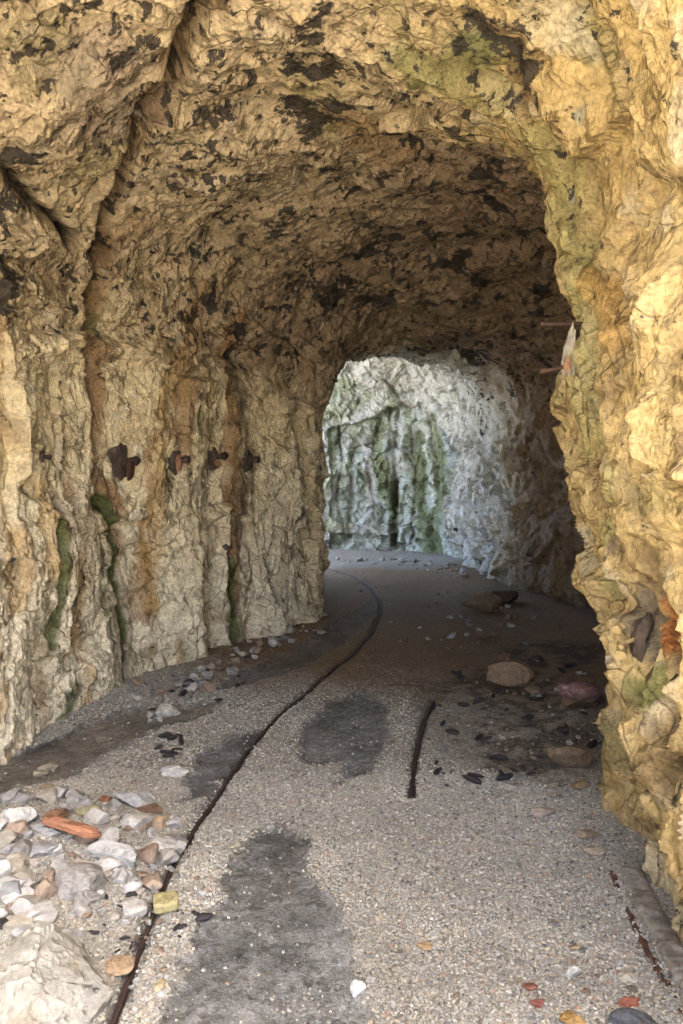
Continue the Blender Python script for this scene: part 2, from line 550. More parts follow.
# the far end: grey-white rock, green growth inside the blocked arch
farc = sstep(11.1, 12.0, Kf + 0.25 * n1)
mix(GREY, farc * 0.95)
mix(GREY * .5, farc * sstep(0.0, 0.5, n2) * 0.55)
mix(col(.20, .18, .15), farc * sstep(0.25, 0.6, n3) * 0.55)
mix(col(.58, .64, .56), in_arch * 0.8)
endw = sstep(14.0, 14.6, Kf) * right_f
mix(GREEN * .75, sstep(-0.2, 0.45, fbm(Q * np.array([2.5, 2.5, 0.9], np.float32), 4, 130)) * in_arch * 0.75)
mix(GREEN, sstep(0.1, 0.5, n1) * endw * 0.5 * (1 - in_arch))
stain(col(.68, .68, .64), [(366, 440), (370, 500), (364, 545)], 0.09, 0.8)
stain(col(.55, .62, .58), [(356, 460), (353, 520)], 0.08, 0.7)
stain(col(.66, .67, .63), [(398, 425), (400, 470)], 0.05, 0.8)
stain(GREEN * .55, [(415, 440), (418, 500), (420, 530)], 0.10, 0.8)
stain(GREEN * .8, [(378, 450), (382, 500)], 0.07, 0.7)
stain(MOSS * 1.1, [(391, 490), (392, 548)], 0.09, 0.85)
stain(GREEN * .6, [(430, 430), (440, 500), (430, 545)], 0.25, 0.7)
stain(col(.42, .47, .46), [(440, 440), (445, 460)], 0.2, 0.7)
mix(BROWN * .5, np.maximum(crack_m * farc, arch_l) * 0.6)
CC = np.clip(CC * (1 + 0.18 * n3 + 0.10 * fine)[:, None], 0.006, 0.75)


# ------------------------------------------------------------------ materials
def nodes_of(m):
    m.use_nodes = True
    return m.node_tree.nodes, m.node_tree.links


def vcol_material(name, rough=0.85, fine_scale=60.0, amount=0.35, bump=0.35, bump_scale=45.0, crack_scale=0.0, dist=0.02, spec=0.3, lichen=False, facet=0.55, veins=False):
    m = bpy.data.materials.new(name)
    N, L = nodes_of(m)
    b = N['Principled BSDF']
    b.inputs['Roughness'].default_value = rough
    b.inputs['Specular IOR Level'].default_value = spec
    at = N.new('ShaderNodeAttribute')
    at.attribute_name = 'Col'
    tc = N.new('ShaderNodeTexCoord')
    nz = N.new('ShaderNodeTexNoise')
    nz.inputs['Scale'].default_value = fine_scale
    nz.inputs['Detail'].default_value = 4
    nz.inputs['Roughness'].default_value = 0.65
    L.new(tc.outputs['Object'], nz.inputs['Vector'])
    mr = N.new('ShaderNodeMapRange')
    mr.inputs['From Min'].default_value = 0.3
    mr.inputs['From Max'].default_value = 0.7
    mr.inputs['To Min'].default_value = 1 - amount
    mr.inputs['To Max'].default_value = 1 + amount
    L.new(nz.outputs['Fac'], mr.inputs['Value'])
    mx = N.new('ShaderNodeVectorMath')
    mx.operation = 'SCALE'
    L.new(at.outputs['Color'], mx.inputs[0])
    L.new(mr.outputs[0], mx.inputs['Scale'])
    if lichen:
        la = N.new('ShaderNodeAttribute')
        la.attribute_name = 'Lich'
        ln = N.new('ShaderNodeTexNoise')
        ln.inputs['Scale'].default_value = 24
        ln.inputs['Detail'].default_value = 4
        ln.inputs['Roughness'].default_value = 0.7
        L.new(tc.outputs['Object'], ln.inputs['Vector'])
        sm = N.new('ShaderNodeMath')
        sm.operation = 'MULTIPLY_ADD'
        L.new(ln.outputs['Fac'], sm.inputs[0])
        sm.inputs[1].default_value = 1.5
        L.new(la.outputs['Fac'], sm.inputs[2])
        lr = N.new('ShaderNodeMapRange')
        lr.inputs['From Min'].default_value = 0.76
        lr.inputs['From Max'].default_value = 0.83
        lr.inputs['To Max'].default_value = 0.93
        L.new(sm.outputs[0], lr.inputs['Value'])
        lm = N.new('ShaderNodeMix')
        lm.data_type = 'RGBA'
        L.new(lr.outputs[0], lm.inputs['Factor'])
        L.new(mx.outputs[0], lm.inputs['A'])
        lm.inputs['B'].default_value = (.024, .020, .017, 1)
        L.new(lm.outputs['Result'], b.inputs['Base Color'])
    else:
        L.new(mx.outputs[0], b.inputs['Base Color'])
    nb = N.new('ShaderNodeTexNoise')
    nb.inputs['Scale'].default_value = bump_scale
    nb.inputs['Detail'].default_value = 3
    nb.inputs['Roughness'].default_value = 0.62
    L.new(tc.outputs['Object'], nb.inputs['Vector'])
    def math_node(op, a, b_=None, c=None):
        n = N.new('ShaderNodeMath')
        n.operation = op
        for k, val in enumerate((a, b_, c)):
            if val is None:
                continue
            if isinstance(val, (int, float)):
                n.inputs[k].default_value = val
            else:
                L.new(val, n.inputs[k])
        return n.outputs[0]

    hgt = math_node('MULTIPLY', nb.outputs['Fac'], dist)
    if crack_scale:
        wv = N.new('ShaderNodeVectorMath')
        wv.operation = 'MULTIPLY_ADD'
        wn_ = N.new('ShaderNodeTexNoise')
        wn_.inputs['Scale'].default_value = crack_scale * 0.8
        wn_.inputs['Detail'].default_value = 1
        L.new(tc.outputs['Object'], wn_.inputs['Vector'])
        L.new(wn_.outputs['Color'], wv.inputs[0])
        k_ = 0.55 / crack_scale
        wv.inputs[1].default_value = (k_, k_, k_)
        L.new(tc.outputs['Object'], wv.inputs[2])
        for mult, amp in ((0.6, facet), (1.6, facet), (4.2, facet * 0.8)):
            vo = N.new('ShaderNodeTexVoronoi')
            vo.inputs['Scale'].default_value = crack_scale * mult
            L.new(wv.outputs[0], vo.inputs['Vector'])
            df = N.new('ShaderNodeVectorMath')
            df.operation = 'SUBTRACT'
            L.new(wv.outputs[0], df.inputs[0])
            L.new(vo.outputs['Position'], df.inputs[1])
            cc_ = N.new('ShaderNodeVectorMath')
            cc_.operation = 'SUBTRACT'
            L.new(vo.outputs['Color'], cc_.inputs[0])
            cc_.inputs[1].default_value = (.5, .5, .5)
            dt = N.new('ShaderNodeVectorMath')
            dt.operation = 'DOT_PRODUCT'
            L.new(df.outputs[0], dt.inputs[0])
            L.new(cc_.outputs[0], dt.inputs[1])
            hgt = math_node('MULTIPLY_ADD', dt.outputs['Value'], amp * 2, hgt)
        if veins:
            # dirt-filled hairline cracks; their dark colour also stands in for crevice shade
            prev = b.inputs['Base Color'].links[0].from_socket
            for mult, wid, amt in ((0.36, 0.030, .62), (1.3, 0.045, .38)):
                ve = N.new('ShaderNodeTexVoronoi')
                ve.feature = 'DISTANCE_TO_EDGE'
                ve.inputs['Scale'].default_value = crack_scale * mult
                L.new(wv.outputs[0], ve.inputs['Vector'])
                mk = N.new('ShaderNodeTexNoise')
                mk.inputs['Scale'].default_value = crack_scale * mult * 0.45
                mk.inputs['Detail'].default_value = 1
                L.new(tc.outputs['Object'], mk.inputs['Vector'])
                ed = N.new('ShaderNodeMapRange')
                ed.inputs['From Min'].default_value = 0
                ed.inputs['From Max'].default_value = wid
                ed.inputs['To Min'].default_value = 1
                ed.inputs['To Max'].default_value = 0
                L.new(ve.outputs['Distance'], ed.inputs['Value'])
                mm = N.new('ShaderNodeMapRange')
                mm.inputs['From Min'].default_value = 0.47
                mm.inputs['From Max'].default_value = 0.60
                mm.inputs['To Max'].default_value = amt
                L.new(mk.outputs['Fac'], mm.inputs['Value'])
                fac = math_node('MULTIPLY', ed.outputs[0], mm.outputs[0])
                hgt = math_node('MULTIPLY_ADD', fac, -0.010 / mult * 0.33, hgt)
                vm = N.new('ShaderNodeMix')
                vm.data_type = 'RGBA'
                L.new(fac, vm.inputs['Factor'])
                L.new(prev, vm.inputs['A'])
                vm.inputs['B'].default_value = (.075, .048, .024, 1)
                prev = vm.outputs['Result']
            L.new(prev, b.inputs['Base Color'])
    bp = N.new('ShaderNodeBump')
    bp.inputs['Strength'].default_value = bump
    bp.inputs['Distance'].default_value = 1.0
    L.new(hgt, bp.inputs['Height'])
    L.new(bp.outputs[0], b.inputs['Normal'])
    return m


M_ROCK = vcol_material('limestone', 0.75, 45, 0.30, 1.0, 60, 13, 0.012, 0.35, True, 0.34, True)
M_STONE = vcol_material('loose_stone', 0.8, 34, 0.25, 1.0, 70, 24, 0.006, 0.35, False, 0.16)
M_GROUND = vcol_material('gravelly_ground', 0.75, 90, 0.35, 1.0, 130, 60, 0.006, 0.4, False, 0.35)
M_GRAVEL = vcol_material('gravel', 0.8, 120, 0.12, 0.3, 160, 0, 0.003, 0.35)


def plain_material(name, c1, c2, scale, rough=0.7, bump=0.4, dist=0.01, metallic=0.0):
    m = bpy.data.materials.new(name)
    N, L = nodes_of(m)
    b = N['Principled BSDF']
    b.inputs['Roughness'].default_value = rough
    b.inputs['Metallic'].default_value = metallic
    tc = N.new('ShaderNodeTexCoord')
    nz = N.new('ShaderNodeTexNoise')
    nz.inputs['Scale'].default_value = scale
    nz.inputs['Detail'].default_value = 7
    nz.inputs['Roughness'].default_value = 0.65
    L.new(tc.outputs['Object'], nz.inputs['Vector'])
    r = N.new('ShaderNodeValToRGB')
    r.color_ramp.elements[0].position = 0.35
    r.color_ramp.elements[1].position = 0.65
    r.color_ramp.elements[0].color = (*c1, 1)
    r.color_ramp.elements[1].color = (*c2, 1)
    L.new(nz.outputs['Fac'], r.inputs[0])
    L.new(r.outputs[0], b.inputs['Base Color'])
    bp = N.new('ShaderNodeBump')
    bp.inputs['Strength'].default_value = bump
    bp.inputs['Distance'].default_value = dist
    L.new(nz.outputs['Fac'], bp.inputs['Height'])
    L.new(bp.outputs[0], b.inputs['Normal'])
    return m


M_RUST = plain_material('rusted_iron', (.03, .016, .011), (.11, .05, .028), 25, 0.75, 0.7, 0.01)
M_DARKIRON = plain_material('dark_iron', (.018, .013, .012), (.06, .032, .024), 30, 0.6, 0.7, 0.01)
M_PLATE = plain_material('iron_plate', (.035, .024, .019), (.10, .07, .048), 18, 0.7, 0.8, 0.015)
M_ORANGE = plain_material('orange_rust', (.17, .085, .045), (.34, .185, .10), 22, 0.8, 0.5)
M_WOOD = plain_material('old_stub', (.32, .22, .09), (.50, .38, .18), 30, 0.8, 0.5)
M_CHAR = plain_material('charred_wood', (.010, .008, .010), (.035, .028, .03), 40, 0.75, 0.6)
M_MORTAR = plain_material('weathered_concrete', (.14, .13, .11), (.30, .28, .24), 18, 0.85, 0.8, 0.015)
M_PALEMORTAR = plain_material('pale_mortar', (.22, .19, .14), (.42, .38, .31), 25, 0.85, 0.8, 0.015)


# ------------------------------------------------------------------ mesh helpers
def mesh_np(name, verts, faces, mat, color=None, smooth=True, parent=None, link=True):
    me = bpy.data.meshes.new(name)
    nv, nf, k = len(verts), len(faces), faces.shape[1]
    me.vertices.add(nv)
    me.vertices.foreach_set('co', np.asarray(verts, np.float32).ravel())
    me.loops.add(nf * k)
    me.loops.foreach_set('vertex_index', np.asarray(faces, np.int32).ravel())
    me.polygons.add(nf)
    me.polygons.foreach_set('loop_start', np.arange(0, nf * k, k, dtype=np.int32))
    me.polygons.foreach_set('loop_total', np.full(nf, k, np.int32))
    me.polygons.foreach_set('use_smooth', np.full(nf, smooth, bool))
    me.update(calc_edges=True)
    if color is not None:
        a = me.color_attributes.new('Col', 'FLOAT_COLOR', 'POINT')
        c = np.ones((nv, 4), np.float32)
        c[:, :3] = color
        a.data.foreach_set('color', c.ravel())
    me.materials.append(mat)
    o = bpy.data.objects.new(name, me)
    if link:
        COL.objects.link(o)
    if parent:
        o.parent = parent
    return o


def tag(o, label, cat=None, group=None):
    o['label'] = label
    if cat:
        o['category'] = cat
    if group:
        o['group'] = group
    return o


def empty(name, loc, label, cat, group=None, rot=(0, 0, 0)):
    o = bpy.data.objects.new(name, None)
    o.empty_display_size = 0.1
    COL.objects.link(o)
    o.location = loc
    o.rotation_euler = rot
    return tag(o, label, cat, group)


# ------------------------------------------------------------------ the tunnel: one rock mass in parts
NRM = grid_normals(grid_d).reshape(-1, 3)
if (NRM * NORM.reshape(-1, 3)).sum() < 0:
    NRM = -NRM
tunnel = empty('rock_tunnel', (0, 0, 0), 'rough hewn limestone tunnel with ochre walls and a blackened arched vault', 'tunnel')
JV0, JV1 = NW_L + 48, NW_L + NW_A - 52
S_JAMB = int(KEYPOS[6] + 40)
S_END = int(KEYPOS[14] - 10)
S_FACE = int(KEYPOS[2])
S_EXIT = int(KEYPOS[17] + 4)


def rock_part(name, s0, s1, t0, t1, label):
    f = grid_faces(s0, s1, t0, t1)[:, ::-1]
    ids, inv = np.unique(f.ravel(), return_inverse=True)
    f = inv.reshape(-1, 4).astype(np.int32)
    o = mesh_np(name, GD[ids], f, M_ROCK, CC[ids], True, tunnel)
    la = o.data.attributes.new('Lich', 'FLOAT', 'POINT')
    la.data.foreach_set('value', LICH[ids].astype(np.float32))
    o.data.normals_split_custom_set_from_vertices(NRM[ids].tolist())
    o['label'] = label
    return o


rock_part('unseen_cliff_face', 0, S_FACE + 1, 0, NT, 'unseen rock face added round the near mouth of the tunnel')  # out of view, added so daylight enters only by the mouth
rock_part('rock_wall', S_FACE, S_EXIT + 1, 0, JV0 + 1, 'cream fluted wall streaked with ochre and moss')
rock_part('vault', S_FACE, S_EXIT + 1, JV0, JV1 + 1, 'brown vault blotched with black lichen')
rock_part('rock_buttress', S_FACE, S_JAMB + 1, JV1, NT, 'golden swollen rock buttress with olive growth')
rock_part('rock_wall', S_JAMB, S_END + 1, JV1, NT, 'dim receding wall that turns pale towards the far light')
rock_part('end_wall', S_END, S_EXIT + 1, JV1, NT, 'pale end wall with a green blocked arch')
rock_part('unseen_cliff_face', S_EXIT, NS, 0, NT, 'unseen rock face added round the far mouth of the tunnel')  # out of view, added to shade the ground outside the far exit


# ------------------------------------------------------------------ ground
def ray_ground(px, py, z=0.0):
    d = ray(px, py)
    t = (z - CAM.z) / d.z
    return np.array([CAM.x + d.x * t, CAM.y + d.y * t], np.float32)


def gpoly(pix):
    return np.array([ray_ground(*p) for p in pix], np.float32)


def poly_sd(P, poly):
    """signed distance to a closed polygon in plan, positive inside"""
    d = np.full(len(P), 1e9, np.float32)
    ins = np.zeros(len(P), bool)
    for a in range(len(poly)):
        p, q = poly[a], poly[(a + 1) % len(poly)]
        e = q - p
        t = np.clip(((P - p) @ e) / max(float(e @ e), 1e-9), 0, 1)
        d = np.minimum(d, ((P - p - t[:, None] * e) ** 2).sum(1))
        ins ^= ((p[1] > P[:, 1]) != (q[1] > P[:, 1])) & (P[:, 0] < (q[0] - p[0]) * (P[:, 1] - p[1]) / (q[1] - p[1] + 1e-9) + p[0])
    d = np.sqrt(d)
    return np.where(ins, d, -d)


def line_d(P, pts):
    d = np.full(len(P), 1e9, np.float32)
    for p, q in zip(pts[:-1], pts[1:]):
        e = q - p
        t = np.clip(((P - p) @ e) / max(float(e @ e), 1e-9), 0, 1)
        d = np.minimum(d, ((P - p - t[:, None] * e) ** 2).sum(1))
    return np.sqrt(d)


RAIL_A = gpoly([(104, 1045), (112, 1024), (128, 985), (148, 935), (165, 890), (185, 850), (203, 815), (225, 780), (250, 745), (283, 710), (320, 680), (350, 655), (372, 632), (381, 612), (380, 600), (372, 588), (355, 577), (335, 570), (320, 566)])
RAIL_B = gpoly([(412, 796), (413, 775), (416, 750), (424, 722), (433, 702)])
PATCHES = [gpoly(p) for p in [
    [(150, 1060), (165, 1024), (185, 960), (215, 900), (238, 855), (255, 830), (280, 815), (302, 835), (308, 868), (335, 905), (350, 940), (352, 975), (370, 1005), (385, 1060)],
    [(295, 752), (305, 725), (330, 700), (365, 692), (388, 705), (390, 738), (372, 768), (340, 782), (345, 762), (310, 764)],
    [(180, 805), (196, 755), (225, 738), (258, 730), (240, 757), (210, 797)],
    [(212, 690), (245, 668), (290, 650), (330, 625), (374, 598), (379, 612), (350, 640), (300, 668), (245, 684)],
    [(-20, 800), (-10, 766), (60, 738), (120, 712), (215, 702), (212, 714), (150, 732), (120, 748), (60, 785), (10, 805)],
]]
LPL = LP[KEYPOS[1]:].astype(np.float32)[::6]
RPL = RP[KEYPOS[1]:].astype(np.float32)[::6]
PILE = ray_ground(55, 875)
SOOT = gpoly([(420, 700), (450, 660), (520, 640), (600, 650), (605, 770), (560, 785), (470, 760), (430, 735)])


def patch_field(P):
    P3 = np.concatenate([P, np.zeros((len(P), 1), np.float32)], 1)
    wob = 0.05 * perlin(P3 * 5, 200) + 0.03 * perlin(P3 * 14, 201) + 0.02 * perlin(P3 * 32, 202)
    m = np.full(len(P), -9.0, np.float32)
    for k, poly in enumerate(PATCHES):
        m = np.maximum(m, poly_sd(P, poly) + wob * (1.0 if k != 4 else 1.4))
    return m


def floor_height(P, detail=True):
    P3 = np.concatenate([P, np.zeros((len(P), 1), np.float32)], 1)
    inside = sstep(-1.5, 0.5, P[:, 1])
    dl = line_d(P, LPL)
    dr = line_d(P, RPL)
    h = 0.05 * np.exp(-(dl / 0.28) ** 2) * sstep(4.8, 5.8, P[:, 1]) * (1 - sstep(8.2, 8.6, P[:, 1]))
    h = h + 0.10 * np.exp(-(dr / 0.45) ** 2) * sstep(4.3, 5.5, P[:, 1])
    h = h + 0.16 * np.exp(-(((P[:, 0] - PILE[0] + 0.15) / 0.55) ** 2 + ((P[:, 1] - PILE[1]) / 0.6) ** 2))
    h = h + (0.025 * perlin(P3 * 0.9, 210) + 0.012 * perlin(P3 * 2.7, 211)) * inside
    pf = patch_field(P)
    h = h - 0.016 * sstep(-0.01, 0.03, pf)
    if detail:
        dra = np.minimum(line_d(P, RAIL_A), line_d(P, RAIL_B))
        h = h - 0.03 * np.exp(-(dra / 0.028) ** 2)
        h = h + (0.006 * perlin(P3 * 9, 212) + 0.004 * perlin(P3 * 25, 213)) * inside * (1 - 0.6 * sstep(0, .03, pf))
    return h


def axis(segs):
    out = []
    for a, b, n in segs:
        out += list(np.linspace(a, b, n, endpoint=False))
    out.append(segs[-1][1])
    return np.array(out, np.float32)


gx = axis([(-400, -30, 6), (-30, -5, 10), (-5, -2.2, 24), (-2.2, 1.6, 330), (1.6, 3.2, 60), (3.2, 30, 12), (30, 400, 6)])
gy = axis([(-400, -30, 6), (-30, -3, 10), (-3, 2.0, 40), (2.0, 4.6, 260), (4.6, 8.5, 200), (8.5, 16, 110), (16, 40, 8), (40, 600, 6)])
GXm, GYm = np.meshgrid(gx, gy, indexing='ij')
GP = np.stack([GXm.ravel(), GYm.ravel()], 1).astype(np.float32)
GH = floor_height(GP)
GP3 = np.concatenate([GP, np.zeros((len(GP), 1), np.float32)], 1)
pfv = patch_field(GP)
nx_, ny_ = len(gx), len(gy)
a = (np.arange(nx_ - 1)[:, None] * ny_ + np.arange(ny_ - 1)[None, :]).ravel()
gf = np.stack([a, a + ny_, a + ny_ + 1, a + 1], 1)
gn1 = fbm(GP3 * 1.6, 4, 220)
gn2 = fbm(GP3 * 8, 4, 225)
gn3 = perlin(GP3 * 60, 229)
CC = np.repeat(col(.32, .305, .26)[None], len(GP), 0)
mix(col(.20, .18, .15), sstep(0.0, 0.6, gn1) * 0.6)
mix(col(.40, .37, .33), sstep(0.1, 0.6, gn2) * 0.5)
patch_c = np.repeat(col(.158, .160, .154)[None], len(GP), 0)
patch_c = patch_c * (1 + 0.55 * gn1 + 0.5 * gn2)[:, None]
wp = sstep(-0.05, 0.03, pfv)
silt = sstep(0.0, 0.05, poly_sd(GP, PATCHES[4]))
patch_c = patch_c * (1 - silt[:, None]) + (col(.22, .20, .165)[None] * (1 + 0.6 * gn1 + .3 * gn2)[:, None]) * silt[:, None]
CC = CC * (1 - wp[:, None]) + np.clip(patch_c, .02, .4) * wp[:, None]
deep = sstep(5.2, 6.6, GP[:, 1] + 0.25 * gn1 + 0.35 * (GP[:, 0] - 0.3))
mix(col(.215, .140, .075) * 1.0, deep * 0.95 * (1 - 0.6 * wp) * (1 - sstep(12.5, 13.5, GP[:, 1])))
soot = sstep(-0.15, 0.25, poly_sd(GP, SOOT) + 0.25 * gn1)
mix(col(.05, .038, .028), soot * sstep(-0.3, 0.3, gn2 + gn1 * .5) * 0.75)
mix(col(.02, .017, .015), np.exp(-(np.minimum(line_d(GP, RAIL_A), line_d(GP, RAIL_B)) / 0.03) ** 2) * 0.85 * sstep(-0.6, 0.1, gn2 + 0.3))
outside = 1 - sstep(0.6, 2.0, GP[:, 1])
mix(col(.52, .47, .38), outside)
mix(col(.36, .35, .33), sstep(-1.0, -2.0, GP[:, 0]) * sstep(9, 11, GP[:, 1]))
CC = np.clip(CC * (1 + 0.15 * gn3)[:, None], .006, .7)
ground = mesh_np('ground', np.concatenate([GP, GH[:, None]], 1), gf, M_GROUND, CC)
ground['kind'] = 'structure'


def gz(x, y):
    return float(floor_height(np.array([[x, y]], np.float32), False)[0])


def at(px, py):
    """the point of the floor that a pixel of the photograph shows"""
    z = 0.0
    for _ in range(4):
        p = ray_ground(px, py, z)
        z = gz(float(p[0]), float(p[1]))
    return Vector((float(p[0]), float(p[1]), z))


# ------------------------------------------------------------------ rock shapes
def ico(sub):
    import bmesh
    bm = bmesh.new()
    bmesh.ops.create_icosphere(bm, subdivisions=sub, radius=1.0)
    v = np.array([x.co[:] for x in bm.verts], np.float32)
    f = np.array([[q.index for q in x.verts] for x in bm.faces], np.int32)
    bm.free()
    return v, f


ICO = {s: ico(s) for s in (1, 2, 3, 4, 5)}


def rock_verts(seed, sub=4, cuts=12, lo=0.45, hi=0.85, rough=0.035):
    r = np.random.default_rng(seed)
    v, f = ICO[sub]
    v = v.copy()
    for _ in range(cuts):
        n = r.normal(size=3)
        n /= np.linalg.norm(n)
        d = r.uniform(lo, hi)
        s = v @ n - d
        v -= np.maximum(s, 0)[:, None] * n[None].astype(np.float32)
    v = v.astype(np.float32)
    s3 = float(seed % 97)
    nv = v / (np.linalg.norm(v, axis=1)[:, None] + 1e-6)
    v += nv * (rough * fbm(v * 2.2 + s3, 3, seed % 13) + rough * 0.5 * perlin(v * 9 + s3, 3))[:, None]
    if sub >= 4:
        w1 = worley(v * 2.0 + s3, 7)
        w2 = worley(v * 5.5 + s3, 8)
        k = 0.45
        v += nv * (k * (0.16 * w1[3] * sstep(0, .08, w1[1] - w1[0]) + 0.05 * w2[3]))[:, None]
    v -= (v.max(0) + v.min(0)) / 2
    v /= (v.max(0) - v.min(0))                 # unit box
    return v, f


def stone_color(v, c, seed):
    n = fbm(v * 3 + seed * 1.7, 3, seed % 7)
    k = (1 + 0.22 * n)[:, None] * np.array(c, np.float32)[None] * 0.72
    w = sstep(0.25, 0.6, fbm(v * 2 + seed * 3.1, 3, 9))[:, None] * 0.22
    return np.clip(k * (1 - w) + col(.30, .23, .14)[None] * w * (np.mean(c) / 0.35), .005, .75)


def stone(name, label, cat, px, pbot, wpx, hpx, c, seed, depth=0.8, sink=0.16, rotz=None, tilt=0.0, sub=4, cuts=12, group=None, lo=.45, hi=.82, rough=.03, sizez=None):
    """a stone whose foot shows at (px, pbot) and which spans wpx x hpx in the photograph"""
    p = at(px, pbot)
    dist = (p - CAM).length
    m = p.y / F_PX
    w = wpx * m
    # seen from above the depth of the stone adds to its height on the picture
    el = math.asin((CAM.z - p.z) / dist)
    d = w * depth
    h = (hpx * m - d * math.sin(el)) / math.cos(el)
    h = max(h, (0.62 if name == 'boulder' else 0.45) * w) if sizez is None else sizez
    h = min(h, 1.15 * w)
    d = min(d, max(0.5 * w, (hpx * m - h * math.cos(el) * 0.85) / max(math.sin(el), .1)))
    if sizez is None:
        w *= 1.06
    v, f = rock_verts(seed, sub, cuts, lo, hi, rough)
    cc = stone_color(v, c, seed)
    rr = random.Random(seed)
    v = v * np.array([w, d, h], np.float32) * 1.04
    ct, st = math.cos(tilt), math.sin(tilt)
    v = np.stack([v[:, 0] * ct - v[:, 2] * st, v[:, 1], v[:, 0] * st + v[:, 2] * ct], 1)
    v[:, 2] -= v[:, 2].min()
    o = mesh_np(name, v, f, M_STONE, cc, False)
    cy = p.y + d * 0.45
    cx = p.x * (cy / p.y)
    o.location = (cx, cy, gz(cx, cy) - h * sink)
    o.rotation_euler = (0, 0, rr.uniform(-.25, .25) if rotz is None else rotz)
    return tag(o, label, cat, group)


